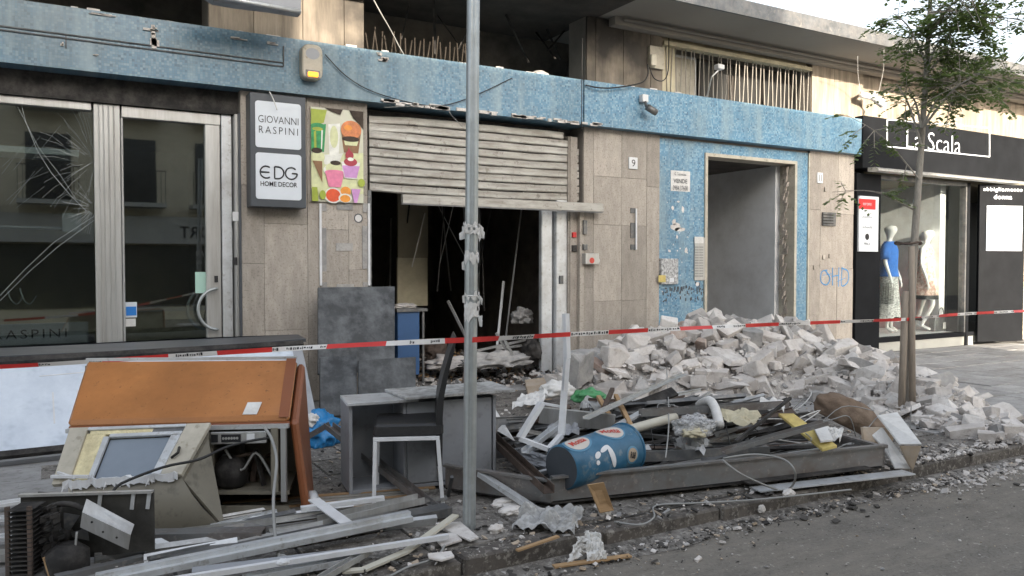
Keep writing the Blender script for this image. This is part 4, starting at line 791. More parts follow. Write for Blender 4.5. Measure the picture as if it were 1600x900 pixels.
sp_ = thing('floodlight', 'small white floodlight on a stalk among the loggia bars', 'floodlight', P(1124, 104, 8.4)); q = P(1124, 105, 8.45); k = MB(); k.obox(q, V((.06, 0, 0)), V((0, .05, 0)), V((0, 0, .035))); k.build('head', M['white'], sp_, bevel=.01); k = MB(); k.tube([q + V((0, 0, -.03)), P(1112, 120, 8.5), P(1105, 150, 8.6), P(1095, 155, 8.68)], .012, 6); k.build('stalk', M['galv'], sp_)
wl = thing('wall_lamp_box', 'pale cream conduit box on the upper travertine pillar', 'junction box', P(1024, 104, 8.6)); prect(1012, 74, 1034, 108, D - .001, .05, M['cream'], 'plate', wl); prect(1014, 86, 1022, 104, D - .052, .06, M['pvc'], 'box', wl, .01)
sr = MB(); q = P(852, 118, 8.6); sr.lathe([(.12, 0), (.13, .03), (.06, .07), (.02, .075)], V((q.x, 8.75, HT + .005)), n=14); sr.build('rubble_lump', M['greyb'], label='grey lump of fallen plaster lying on the band above the shutter', cat='plaster')
def wire(pts, r, m, label, name='cable', group=None):
    k = MB(); k.tube(catmull(pts, 5), r, 5); return k.build(name, m, label=label, cat='cable', group=group, smooth=True)
wire([P(508, 85, 8.55), P(540, 118, 8.55), P(580, 142, 8.55), P(640, 160, 8.56), P(690, 165, 8.55), P(740, 150, 8.55), P(800, 122, 8.56)], .006, M['cableb'], 'black cable looping across the blue band right of the siren')
wire([P(915, 133, 8.55), P(935, 137, 8.5), P(960, 137, 8.5), P(1000, 130, 8.5), P(1012, 118, 8.5), P(1012, 100, 8.5)], .01, M['cableb'], 'black cable along the foot of the upper travertine pillar')
wire([P(1015, 105, 8.5), P(1022, 122, 8.48), P(1036, 126, 8.48), P(1044, 110, 8.5), P(1045, 60, 8.6)], .008, M['cableb'], 'black cable loop below the cream conduit box')
wire([P(910, 60, 8.5), P(909, 140, 8.5), P(909, 205, 8.5)], .006, M['cableb'], 'thin black wire running down the seam of the band')
wire([P(584, 0, 8.4), P(596, 22, 8.4), P(611, 48, 8.5), P(625, 75, 8.6), P(634, 90, 8.6)], .008, M['cable'], 'pale loose cable hanging over the broken railing')
wire([P(421, 143, 8.45), P(427, 155, 8.42), P(433, 172, 8.44)], .006, M['paper'], 'white wire dangling over the top of the lightbox sign')
wire([P(1340, 88, 7.9), P(1341, 120, 8.3), P(1346, 147, 8.5)], .004, M['paper'], 'white wire dropping from the canopy to the tube camera')
wire([P(1381, 78, 7.7), P(1380, 110, 8.2), P(1372, 147, 8.45)], .005, M['paper'], 'second white wire dropping from the canopy edge to the camera')
wire([P(600, 168, 8.5), P(690, 165, 8.5), P(705, 180, 8.5), P(725, 200, 8.6)], .004, M['cable'], 'thin grey wire over the shutter top left of the pole')
aw = thing('folded_awning', 'pale folded awning cloth under the balcony at upper left', 'awning', P(400, 20, 7.9)); k = MB()
pts = [(300, -20), (335, 2), (370, 8), (420, 14), (470, 22), (470, -30)]; k.prism([P(x, y, 7.9) for x, y in pts], (0, .12, 0)); k.build('cloth', M['greyc'], aw)
k = MB(); k.tube([P(300, -12, 7.86), P(470, 18, 7.86)], .02, 8); k.build('roller', M['aluw'], aw, smooth=True)
# ================================================================ opposite side of the street (behind the camera)
OP = thing('opposite_building', 'cream building across the street that shows mirrored in the shop glass', 'building', (-3, -8, 0))
OY = -8.0; OH = 8.12; ox1 = 11.0
def opart(mb, name, m, parent=None, **k): return mb.build(name, m, parent or OP, **k)
k = MB(); k.prism([(-30, OY, RZ), (ox1, OY, RZ), (ox1, OY, OH - 1.0), (8.9, OY, OH), (-30, OY, OH)], (0, -9, 0)); opart(k, 'wall', M['opp'])
k = MB(); k.box(3.4, 5.9, OY - 3, OY - .5, OH + .002, OH + 2.2); opart(k, 'added_roof_blocker', M['opp'])  # unseen block added on the roof to shade the upper travertine pillar
k = MB(); k.box(-30, -.9, OY - 5, OY - .2, OH + .002, OH + 3); opart(k, 'added_long_blocker', M['opp'])  # unseen roof box added to keep sun off the left of the facade
for fl in (0, 1):
    for i in range(12):
        x = -16 + i * 2.2; z = 3.3 + fl * 2.6
        k = MB(); k.box(x, x + 1.1, OY + .002, OY + .04, z, z + 1.9); wn2 = opart(k, 'window', M['oppd'])
        k = MB(); k.box(x - .2, x + 1.3, OY + .1, OY + .9, z - .12, z); opart(k, 'balcony_slab', M['oppg'])
        k = MB(); 
        for j in range(13): k.box(x - .18 + j * .12, x - .165 + j * .12, OY + .86, OY + .88, z, z + .9)
        k.box(x - .2, x + 1.3, OY + .85, OY + .89, z + .9, z + .93); opart(k, 'balcony_railing', M['oppd'])
k = MB(); k.box(-25, 10.5, OY + .03, OY + .3, 2.15, 2.95); opart(k, 'shop_fascia', M['oppg'])
k = MB(); k.box(-25, 10.5, OY + .02, OY + .06, .3, 2.1); opart(k, 'shop_glass', M['oppd'])
k = MB(); text_mb(k, 'INTERSPORT', (4.6, OY + .305, 2.5), V((-1, 0, 0)), V((0, 1, 0)), width=2.6, height=.36, bold=.02); k.box(5.95, 6.9, OY + .301, OY + .31, 2.25, 2.8)
opart(k, 'lettering', M['ink'])
k = MB(); text_mb(k, 'Trends', (6.45, OY + .312, 2.5), V((-1, 0, 0)), V((0, 1, 0)), width=.8, height=.3); opart(k, 'small_lettering', M['oppg'])
O2 = thing('corner_building', 'distant cream block beyond the side street across the road', 'building', (32, -10, 0)); k = MB(); k.box(27, 60, -20, -8, RZ, 14); k.build('wall', M['opp'], O2)
for i in range(8): k = MB(); k.box(28.5 + i * 3, 29.8 + i * 3, -7.99, -7.95, 4, 6); k.build('window', M['oppd'], O2)
# ================================================================ STREET POLE, TAPE, TREE
pb_ = G(733, 826); POLE = thing('street_pole', 'galvanised steel street pole with torn paper remnants in the foreground', 'pole', pb_)
k = MB(); top = V((pb_.x, pb_.y, 5.2)); sec = []
for i in range(24):
    a = 2 * math.pi * i / 24; r = .037 - (.003 if i % 4 == 0 else 0); sec.append((math.cos(a) * r, math.sin(a) * r))
tp = Q(740, -60, (pb_ - EYE).dot(fw)); 
k.extr(sec, pb_ - V((0, 0, .02)), V((tp.x, tp.y, tp.z)), upv=V((0, 1, 0))); k.build('shaft', M['galv'], POLE)
def scrap(py, hgt, k_, seed):
    r = random.Random(seed); mb = MB(); zc = Q(737, py, (pb_ - EYE).dot(fw)); n_ = 20; rows = 4; vs = []
    for j in range(rows + 1):
        for i in range(n_ + 1):
            a = 2 * math.pi * i / n_; rr = .04 + r.uniform(0, .01 * k_); zz = hgt * (j / rows - .5) + (r.uniform(-.02, .02) if j in (0, rows) else 0); vs.append(zc + V((math.cos(a) * rr, math.sin(a) * rr, zz)))
    mb.add(vs, [(j * (n_ + 1) + i, j * (n_ + 1) + i + 1, (j + 1) * (n_ + 1) + i + 1, (j + 1) * (n_ + 1) + i) for j in range(rows) for i in range(n_) if r.random() > .12 * k_])
    for t in range(int(7 * k_)):
        a = r.uniform(0, 6.28); c0 = zc + V((math.cos(a) * .045, math.sin(a) * .045, r.uniform(-hgt, hgt) * .5)); o_ = V((math.cos(a), math.sin(a), r.uniform(-1.2, .6))) * r.uniform(.01, .035)
        mb.add([c0, c0 + o_, c0 + o_ * .9 + V((0, 0, -.04)), c0 + V((.01, 0, -.04 - r.uniform(0, .02)))], [(0, 1, 2, 3)])
    mb.build('paper_remnant', M['paper'], POLE)
scrap(356, .06, 1.0, 1); scrap(402, .05, .3, 2); scrap(485, .1, .5, 3); scrap(462, .02, .6, 4)
# tree with stakes
tb = G(1418, 648); ZT = (tb - EYE).dot(fw)
TR = thing('street_tree', 'slender street tree tied to two wooden stakes with sparse pinnate foliage', 'tree', tb)
tpts = [Q(1418, 650, ZT), Q(1421, 560, ZT), Q(1425, 450, ZT), Q(1432, 330, ZT), Q(1440, 220, ZT + .1), Q(1448, 100, ZT + .2), Q(1455, -20, ZT + .3), Q(1470, -200, ZT + .4)]
k = MB(); k.tube(catmull(tpts, 4), [.05 - .035 * i / 28 for i in range(29)], 12); k.build('trunk', M['bark'], TR, smooth=True)
k = MB(); k.tube([Q(1408, 655, ZT - .12), Q(1415, 455, ZT - .1)], .034, 10); k.build('stake', M['stake'], TR, smooth=True); k = MB(); k.tube([Q(1426, 650, ZT - .14), Q(1424, 385, ZT - .11)], .03, 10); k.build('stake', M['stake'], TR, smooth=True)
for y_ in (498, 380): k = MB(); k.tube([Q(1419, y_, ZT) + V((math.cos(a) * .12, math.sin(a) * .12, .01 * math.sin(3 * a))) for a in [2 * math.pi * i / 14 for i in range(14)]], .012, 5, closed=True); k.build('tie', M['rust'], TR)
cr = MB(); br = MB(); lr = random.Random(11)
def leafspray(o, d, ln, n_=9, ls=.05):
    d = d.normalized(); sd = d.cross(ZZ); sd = sd.normalized() if sd.length > .1 else V((1, 0, 0)); 
    for i in range(n_):
        p_ = o + d * (ln * (i + 1) / n_) + V((0, 0, -.03 * (i / n_) ** 2))
        for sg in (-1, 1):
            dr_ = (sd * sg + d * .5 + V((lr.uniform(-.3, .3), lr.uniform(-.3, .3), lr.uniform(-.5, .2)))).normalized(); nrm = dr_.cross(V((lr.uniform(-.4, .4), lr.uniform(-.4, .4), 1))).normalized(); L_ = ls * lr.uniform(.8, 1.5); W_ = L_ * .3
            cr.add([p_, p_ + dr_ * L_ * .5 + nrm * W_, p_ + dr_ * L_, p_ + dr_ * L_ * .5 - nrm * W_], [(0, 1, 2, 3)])
def branch(o, e, r, nsp, spread=.35):
    mid = (o + e) / 2 + V((0, 0, .1)); pts = catmull([o, mid, e], 5); br.tube(pts, [r * (1 - .8 * i / (len(pts) - 1)) for i in range(len(pts))], 6)
    for i in range(nsp):
        t = lr.uniform(.25, 1.0); q = pts[min(int(t * (len(pts) - 1)), len(pts) - 1)]; d = V((lr.gauss(0, 1), lr.gauss(0, 1), lr.gauss(-.05, .6))).normalized(); ln = lr.uniform(.15, spread)
        br.tube([q, q + d * ln], .004, 4); leafspray(q + d * ln * .4, d + V((0, 0, -.15)), lr.uniform(.18, .32), lr.randint(6, 9)); 
        if lr.random() < .6: d2 = (d + V((lr.gauss(0, .8), lr.gauss(0, .8), lr.gauss(0, .4)))).normalized(); leafspray(q + d * ln * .5, d2, lr.uniform(.15, .3), 7)
def tq(x, y, dz=0): return Q(x, y, ZT + dz)
for (a_, b_, nsp, sprd) in (((1436, 280), (1320, 178), 9, .2), ((1432, 330), (1300, 300), 6, .2), ((1440, 230), (1400, 130), 12, .35), ((1440, 200), (1500, 125), 14, .35), ((1442, 200), (1540, 110), 24, .45), ((1446, 140), (1590, 130), 28, .45), ((1446, 140), (1560, 150), 22, .4),
                           ((1448, 100), (1395, 20), 22, .4), ((1450, 60), (1520, -10), 30, .45), ((1450, 60), (1600, 30), 30, .4), ((1452, 20), (1570, 50), 26, .4), ((1452, 30), (1500, 20), 16, .4), ((1448, 110), (1480, 60), 10, .4), ((1455, -20), (1420, -90), 20, .45), ((1455, -20), (1560, -60), 20, .45), ((1440, 200), (1420, 150), 10, .3), ((1445, 120), (1520, 70), 16, .4), ((1445, 130), (1580, 90), 26, .4)):
    branch(tq(*a_), tq(b_[0], b_[1], lr.uniform(-.7, .7)), .009 if nsp < 10 else .015, nsp, sprd)
br.build('branch', M['bark'], TR); cr.build('crown', M['leaf'], TR, kind='stuff')
# distant trees at the far right end of the street
for i, (x_, p_) in enumerate(((22.5, 6.2), (29, 6.0))):
    t = thing('street_tree', ['second street tree further along the pavement behind the first crown', 'farthest street tree at the end of the pavement'][i], 'tree', (x_, p_, 0)); k = MB(); k.tube([(x_, p_, 0), (x_ + .1, p_, 3), (x_, p_, 5)], [.12, .09, .04], 8); k.build('trunk', M['bark'], t, smooth=True)
    old = cr; cr = MB(); br = MB()
    for q in range(26): branch(V((x_, p_, lr.uniform(3.2, 5))), V((x_ + lr.uniform(-1.6, 1.6), p_ + lr.uniform(-1.6, 1.6), lr.uniform(3.6, 6.5))), .03, 12, .6)
    br.build('branch', M['bark'], t); cr.build('crown', M['leaf'], t, kind='stuff')
# barrier tape --------------------------------------------------------
tred = mat('tape_red', (.62, .035, .03), .35, .08, 6, 0); twhite = mat('tape_white', (.72, .7, .68), .35, .06, 6, 0); tink = M['ink']
def tape(pts, label, start=0, wdt=.031):
    c_ = catmull(pts, 14); mb = MB(); L_ = 0; W = wdt
    tw = 0
    for i in range(len(c_) - 1):
        a, b = c_[i], c_[i + 1]; n_ = max(1, int((b - a).length / .05))
        for j in range(n_):
            p0 = a.lerp(b, j / n_); p1 = a.lerp(b, (j + 1) / n_); d = (p1 - p0); L1 = L_ + d.length; ph0 = .35 * math.sin(L_ * 1.7 + start) + .25 * math.sin(L_ * 4.1); ph1 = .35 * math.sin(L1 * 1.7 + start) + .25 * math.sin(L1 * 4.1)
            hd = V((d.y, -d.x, 0)).normalized() if abs(d.x) + abs(d.y) > 1e-6 else V((0, -1, 0)); u0 = ZZ * math.cos(ph0) + hd * math.sin(ph0); u1 = ZZ * math.cos(ph1) + hd * math.sin(ph1)
            red = int((L_ + start) / .42) % 2 == 0
            mb.add([p0 - u0 * W / 2, p1 - u1 * W / 2, p1 + u1 * W / 2, p0 + u0 * W / 2], [(0, 1, 2, 3)], 0 if red else 1)
            if not red and rng.random() < .55:
                e = hd * .002
                for f0, f1 in ((.08, .26), (.38, .5), (.62, .9)):
                    hh_ = W * rng.uniform(.12, .32); off_ = u0 * W * rng.uniform(-.08, .08); q0 = p0.lerp(p1, f0) + off_ + e; q1 = p0.lerp(p1, f1) + off_ + e; mb.add([q0 - u0 * hh_, q1 - u1 * hh_, q1 + u1 * hh_, q0 + u0 * hh_], [(0, 1, 2, 3)], 2)
            L_ = L1
    return mb.build('barrier_tape', [tred, twhite, tink], label=label, cat='barrier tape', group='barrier tape strung along the pavement')
zp = (pb_ - EYE).dot(fw)
tape([Q(-60, 576, 5.2), Q(60, 570, 5.3), Q(200, 561, 5.4), Q(350, 551, 5.25), Q(500, 542, 5.0), Q(640, 535, 4.75), Q(733, 531, zp + .02)], 'red and white barrier tape running left from the steel pole over the orange cabinet')
tape([Q(738, 531, zp - .05), Q(880, 523, zp + .75), Q(1050, 514, zp + 1.65), Q(1230, 506, zp + 2.5), Q(1415, 499, ZT - .16)], 'red and white barrier tape stretched from the pole to the staked tree', .2)
tape([Q(1417, 499, ZT - .16), Q(1500, 491, ZT + .6), Q(1620, 485, ZT + 1.6), Q(1800, 478, ZT + 3)], 'red and white barrier tape running right from the staked tree', .1)
# ================================================================ RUBBLE HEAP
RG = [(5.75, 7.45, .5, .8), (6.4, 7.55, .64, 1.25), (7.3, 7.5, .82, 1.4), (8.3, 7.3, .72, 1.2), (8.4, 6.5, .5, 1.05), (8.1, 5.5, .3, .85), (7.6, 4.7, .16, .6), (7.15, 4.0, .07, .4)]
def heap(x, y):
    best = 0
    for a, b in zip(RG[:-1], RG[1:]):
        dx, dy = b[0] - a[0], b[1] - a[1]; t = max(0, min(1, ((x - a[0]) * dx + (y - a[1]) * dy) / (dx * dx + dy * dy))); d = math.hypot(x - a[0] - dx * t, y - a[1] - dy * t); h_ = a[2] + (b[2] - a[2]) * t; w_ = a[3] + (b[3] - a[3]) * t
        if d < w_: best = max(best, h_ * (1 - (d / w_) ** 1.8))
    return best
mb = MB(); NX, NY = 90, 90; gx0, gx1, gy0, gy1 = 3.9, 10.0, 3.4, D - .02
vs = []
for j in range(NY + 1):
    for i in range(NX + 1):
        x = gx0 + (gx1 - gx0) * i / NX; y = gy0 + (gy1 - gy0) * j / NY; h_ = heap(x, y); e = noise.noise(V((x * 5, y * 5, 0))) * .06 + noise.noise(V((x * 13, y * 13, 4))) * .03
        vs.append((x, y, -.25 if h_ <= .005 else max(-.03, h_ * .9 - .04 + e)))
mb.add(vs, [(j * (NX + 1) + i, j * (NX + 1) + i + 1, (j + 1) * (NX + 1) + i + 1, (j + 1) * (NX + 1) + i) for j in range(NY) for i in range(NX)])
mb.build('rubble_heap', M['core'], kind='stuff', label='heap of crushed plaster and dust under the broken blocks')
def chunk(seed, sx, sy, sz, m, cuts=3):
    r = random.Random(seed); bm = bmesh.new(); bmesh.ops.create_cube(bm, size=1.0 * (1.22 if seed < 40 else 1))
    for v in bm.verts: v.co = V((v.co.x * sx, v.co.y * sy, v.co.z * sz)); v.co += V((r.gauss(0, .045 * sx), r.gauss(0, .05 * sy), r.gauss(0, .06 * sz)))
    for c_ in range(cuts):
        cor = V((r.choice((-1, 1)) * sx / 2, r.choice((-1, 1)) * sy / 2, r.choice((-1, 1)) * sz / 2)); nr = V((cor.x / sx, cor.y / sy, cor.z / sz)); nr = (nr + V((r.gauss(0, .3), r.gauss(0, .3), r.gauss(0, .3)))).normalized()
        gm = list(bm.verts) + list(bm.edges) + list(bm.faces); res = bmesh.ops.bisect_plane(bm, geom=gm, plane_co=cor * r.uniform(.62, .85), plane_no=nr, clear_outer=True)
        ed = [e for e in res['geom_cut'] if isinstance(e, bmesh.types.BMEdge)]
        if ed: bmesh.ops.contextual_create(bm, geom=ed)
    bmesh.ops.recalc_face_normals(bm, faces=bm.faces)
    bmesh.ops.bevel(bm, geom=list(bm.edges), offset=min(sx, sy, sz) * .07, segments=1, affect='EDGES', clamp_overlap=True)
    me = bpy.data.meshes.new('broken_block'); bm.to_mesh(me); bm.free(); me.materials.append(M[m]); return me
kinds = []
for i in range(26):
    t = i % 13
    if t < 7: kinds.append(chunk(i, rng.uniform(.22, .32), rng.uniform(.12, .15), rng.uniform(.09, .12), 'dust', 1))
    elif t < 9: kinds.append(chunk(i, rng.uniform(.16, .34), rng.uniform(.13, .18), rng.uniform(.1, .14), 'dust2', 3))
    elif t < 10: kinds.append(chunk(i, .22, .12, .06, 'terra' if i > 13 else 'dust', 2))
    elif t < 11: kinds.append(chunk(i, rng.uniform(.2, .26), .16, .12, 'greyb', 4))
    else: kinds.append(chunk(i, rng.uniform(.3, .42), rng.uniform(.2, .26), .05, 'dust2', 3)); kinds[-1]['flat'] = 1
def blab(me, x, y, h_):
    kd = {'masonry_dusty': 'dusty pinkish grey block', 'masonry_white': 'plaster white block', 'masonry_clay': 'reddish clay brick piece', 'masonry_grey': 'dark grey mortar block'}[me.materials[0].name]
    if me.get('flat'): kd = 'flat white slab fragment'
    if y < 4.4: z_ = 'in the low tail of rubble by the kerb'
    elif y < 5.9: z_ = 'in the rubble beside the staked tree'
    elif x < 5.7: z_ = 'at the left end of the heap by the shop jamb'
    elif x > 8.6: z_ = 'on the right flank of the heap towards the boutique'
    elif h_ > .5: z_ = 'on the crest of the heap below the doorway'
    elif y < 7.1: z_ = 'on the front slope of the heap behind the casing'
    else: z_ = 'on the upper slope of the heap near the wall'
    l = kd + ' lying ' + z_
    return l, 'rubble block', l.replace(' lying', 's lying')
spots = []; tries = 0; bl = [0]
while len(spots) < 268 and tries < 60000:
    tries += 1; x = rng.uniform(4.0, 9.8); y = rng.uniform(3.75, D - .16); h_ = heap(x, y)
    if h_ < .02: continue
    mind = .16 if len(spots) < 200 else .11
    if any((x - a) ** 2 + (y - b) ** 2 < mind ** 2 for a, b in spots): continue
    spots.append((x, y))
    me = rng.choice(kinds); ang = .5 if h_ > .1 else .2
    bo_ = piece('broken_block', me, None, (x, y, max(.04, h_ + rng.uniform(-.05, .03))), (rng.gauss(0, ang), rng.gauss(0, ang), rng.uniform(0, 6.28)),
          *blab(me, x, y, h_)); bo_.scale = [rng.choice((.8, .9, 1.0, 1.05, 1.15)) * (.75 if y < 4.8 else 1)] * 3
def oneblock(px, py, p, sx, sy, sz, rot, label, m='dust2', seed=1):
    q = P(px, py, p); piece('broken_block', chunk(seed, sx, sy, sz, m, 2), None, q, rot, label, 'rubble block', 'singular blocks of the rubble heap')
oneblock(1313, 575, 6.7, .56, .24, .07, (R(35), R(35), R(60)), 'large pale slab leaning upright at the right side of the rubble heap', 'dust', 51)
oneblock(1290, 610, 6.2, .5, .18, .14, (R(10), R(28), R(-20)), 'long dusty block lying below the leaning slab at the heap right side', 'dust', 52)
oneblock(960, 556, 7.2, .34, .16, .22, (R(5), R(5), R(10)), 'square block with grey core at the left end of the heap', 'dust', 54)
oneblock(1135, 518, 7.7, .42, .22, .06, (R(15), R(-12), R(15)), 'flat white slab on the crest of the heap below the doorway', 'dust2', 55)
oneblock(1272, 530, 7.6, .3, .16, .12, (R(4), R(4), R(10)), 'squared pale block on the heap crest in front of the pillar', 'dust2', 56)
oneblock(1450, 690, 4.55, .42, .18, .09, (R(10), R(22), R(50)), 'long white broken slab at the kerb right of the cardboard', 'dust2', 57)
oneblock(1520, 660, 4.55, .3, .17, .14, (R(5), R(8), R(15)), 'pale hollow block at the far right tail of the rubble', 'dust', 58)
oneblock(1572, 684, 4.1, .3, .2, .14, (0, R(5), R(25)), 'rightmost clay block of the rubble tail near the kerb', 'dust', 59)
oneblock(905, 575, 6.9, .3, .2, .36, (R(8), R(-8), R(20)), 'tall grey block with plaster shell beside the shop jamb', 'greyb', 60)
# small chips
def chips(name, n_, fn, smin, smax, m, label, flat=1.0, seed=9):
    r = random.Random(seed); mb = MB()
    base = [V(q) for q in ((-1, -1, -1), (1, -1, -1), (1, 1, -1), (-1, 1, -1), (-1, -1, 1), (1, -1, 1), (1, 1, 1), (-1, 1, 1))]
    for i in range(n_):
        c_ = fn(r)
        if c_ is None: continue
        s = smin * (smax / smin) ** (r.random() ** 2); e = Euler((r.uniform(-.5, .5), r.uniform(-.5, .5), r.uniform(0, 6.3))).to_matrix(); sx, sy, sz = s * r.uniform(.6, 1.4), s * r.uniform(.4, 1), s * r.uniform(.25, .7) * flat
        mb.hexa([V(c_) + e @ V((b.x * sx * r.uniform(.6, 1), b.y * sy * r.uniform(.6, 1), b.z * sz * r.uniform(.6, 1))) for b in base], r.randrange(len(m)) if isinstance(m, list) else 0)
    return mb.build(name, m, kind='stuff', label=label)
def f1(r):
    x, y = r.uniform(4.0, 9.9), r.uniform(3.6, D - .06); h_ = heap(x, y); return (x, y, h_ + .02 * r.random()) if h_ > .004 else None
chips('rubble_lumps', 2200, f1, .025, .085, [M['dust'], M['dust2'], M['dust'], M['dust2'], M['dust'], M['greyb']], 'fist sized lumps of masonry filling the gaps of the heap', 1.3, 19)
chips('rubble_chips', 8000, f1, .006, .04, [M['dust'], M['dust2'], M['greyb']], 'small chips of plaster and brick strewn over the heap')
def f2(r):
    t = r.random(); a, b = G(1430, 735), G(1590, 700); c_ = a.lerp(b, t) + V((r.gauss(0, .12), r.gauss(0, .15), 0)); return V((c_.x, c_.y, (0 if c_.y > KP else RZ) + .01))
chips('kerb_gravel', 700, f2, .006, .03, [M['dust2'], M['dust']], 'white plaster crumbs along the kerb right of the cardboard', seed=4)
def f3(r):
    x = r.uniform(0, 8.5); y = r.uniform(KP, 8.4); return V((x, y, .006))
chips('pavement_debris', 3600, f3, .004, .024, [M['dust2'], M['greyb'], M['black'], M['card']], 'crumbs and splinters scattered over the pavement', .6, 5)
def f4(r):
    x = r.uniform(.3, 10); y = KP - abs(r.gauss(0, .5)) if r.random() < .75 else r.uniform(.9, 3.6); return V((x, y, RZ + .006))
chips('road_grit', 900, f4, .003, .014, [M['dust'], M['black'], M['greyb'], M['card']], 'grit and crumbs along the road beside the kerb', .6, 6)
def f5(r):
    x = r.uniform(xSh0 + .1, xSh1 - .35); y = r.uniform(8.3, 11.5); return V((x, y, .02 + max(0, .22 * (x - 4.2) / 2.2) * r.random()))
chips('shop_debris', 1900, f5, .01, .07, [M['dust'], M['black'], M['greyb'], M['wood'], M['rust']], 'charred debris covering the floor of the burnt shop', .8, 7)
def f6(r):
    x = r.uniform(.3, 7.5); return V((x, KP + r.gauss(.02, .16), .004)) if r.random() < .5 else V((x, KP - abs(r.gauss(.03, .09)), RZ + .012))
def f6b(r):
    q = f6(r); q.z = .004 if q.y > KP else RZ + .015; return q
chips('kerb_litter', 2600, f6b, .004, .028, [M['joint'], M['black'], M['greyb'], M['card'], M['joint'], M['dust']], 'soil and crumbs collected along the worn kerb', .6, 16)
# gutter dirt strip
mb = MB(); n_ = 80; vs = []
for i in range(n_ + 1):
    x = -1 + i * .13; w_ = .16 + .1 * noise.noise(V((x * 1.5, 3, 0))); vs += [(x, KP + .01, RZ + .03), (x, KP - w_ * .4, RZ + .018), (x, KP - w_, RZ + .004)]
mb.add(vs, [(3 * i + j, 3 * i + 3 + j, 3 * i + 4 + j, 3 * i + 1 + j) for i in range(n_) for j in (0, 1)]); mb.build('gutter_dirt', M['paved'], kind='stuff', label='dark grime lying in the gutter along the kerb')
# ================================================================ METAL TRAY with debris
tr0, tr1 = G(861, 796), G(1382, 738); trl = G(752, 778); dv = (tr1 - tr0).normalized(); TD = V((-dv.y, dv.x, 0)); tz = .19
trl = tr0 + (trl - tr0).normalized() * .78; trb = tr1 + TD * 1.15
TY = thing('metal_tray', 'long grey sheet metal casing lying open on the pavement full of debris', 'casing', (tr0 + tr1) / 2)
def wall_panel(a, b, name, h0=.0, h1=.15, t=.02, m='alud2'):
    k = MB(); d = (b - a).normalized(); n_ = V((-d.y, d.x, 0)); k.prism([a, b, b + n_ * t, a + n_ * t], (0, 0, h1)); 
    for v in k.v: v.z += h0
    k.extr([(-.012, -.006), (.03, -.006), (.03, .008), (-.012, .008)], a + V((0, 0, h0 + h1)), b + V((0, 0, h0 + h1))); return k.build(name, M[m], TY)
M['alud2'] = mat('grey_sheet_steel', (.22, .225, .225), .45, .12, 3, .08, metal=.35, dirt=(.17, .12, .1), damt=.6, dscale=2.5, st=(1, 1, 2))
wall_panel(tr0, tr1, 'front_side', .05); wall_panel(trl, tr0, 'left_side', .03); wall_panel(tr1, trb, 'right_side', .03); wall_panel(trl + dv * .05 + TD * .7, trb, 'back_side', .02)
k = MB(); k.prism([tr0 + V((0, 0, .03)), tr1 + V((0, 0, .03)), trb + V((0, 0, .02)), trl + V((0, 0, .02))], (0, 0, .01)); k.build('base', M['black'], TY)
k = MB(); k.bar(G(750, 740, .16), G(842, 800, .02), .05, .03); k.build('loose_flange', M['aluw'], TY)
speckle(M['alud2'], 5, .5, .68, (.16, .13, .11), .6); speckle(M['alud2'], 16, .58, .64, (.36, .33, .3), .5); speckle(M['bluedrum'], 9, .57, .62, (.2, .25, .28), .5); speckle(M['bluedrum'], 4, .52, .66, (.04, .09, .13), .5)
U = lambda w, h, t=.004: [(-w / 2, -h / 2), (w / 2, -h / 2), (w / 2, h / 2), (w / 2 - t, h / 2), (w / 2 - t, -h / 2 + t), (-w / 2 + t, -h / 2 + t), (-w / 2 + t, h / 2), (-w / 2, h / 2)]
Lsec = lambda w, h, t=.004: [(0, 0), (w, 0), (w, t), (t, t), (t, h), (0, h)]
RB = lambda w, h: [(-w / 2, -h / 2), (w / 2, -h / 2), (w / 2, h * .1), (w * .2, h * .1), (w * .2, h / 2), (-w * .2, h / 2), (-w * .2, h * .1), (-w / 2, h * .1)]
def bar_thing(name, pts, sec, m, label, cat='metal profile', group=None, roll=0.0):
    k = MB()
    for a, b in zip(pts[:-1], pts[1:]): k.extr(sec, a, b, roll=roll)
    return k.build(name, M[m], label=label, cat=cat, group=group)
hr = random.Random(21)
for i in range(235):
    t = hr.random(); s = hr.random(); a = tr0.lerp(tr1, t * .8) + TD * (.08 + s * 1.35); ang = hr.gauss(.12, .3); d = (dv * math.cos(ang) + TD * math.sin(ang)); ln = hr.uniform(.5, 1.5)
    b = a + d * ln
    if (b - tr0).dot(TD) < .08: ang = -ang; d = (dv * math.cos(ang) + TD * math.sin(ang)); b = a + d * ln
    if (b - tr0).dot(dv) > (tr1 - tr0).length - .05: b = a + d * max(.3, (tr1 - a).dot(dv) - .05)
    hmax = .12 + .3 * min(1, s * 1.1) * (1 - .4 * abs(t - .5)); z0_, z1_ = hr.uniform(.07, hmax), hr.uniform(.07, hmax + .05); a.z = z0_; b.z = z1_
    sc = hr.choice((U(.03, .02), Lsec(.025, .02), U(.045, .03), U(.07, .03), RB(.06, .03), Lsec(.05, .03), [(-.015, -.01), (.015, -.01), (.015, .01), (-.015, .01)], U(.1, .02)))
    mt = hr.choice(('alud', 'alud', 'alud', 'black', 'black', 'black', 'alud2', 'alud2', 'alud', 'alu', 'rust', 'aluw'))
    bar_thing('metal_profile', [a, b], sc, mt, 'bent %s profile tangled in the %s of the grey casing' % ({'alud': 'dark steel', 'black': 'charred', 'alud2': 'grey steel', 'alu': 'pale aluminium', 'rust': 'rusty', 'aluw': 'whitish metal'}[mt], 'left third' if t < .33 else 'middle' if t < .66 else 'right third'), group='metal profiles tangled in the casing', roll=hr.uniform(0, 6.28))
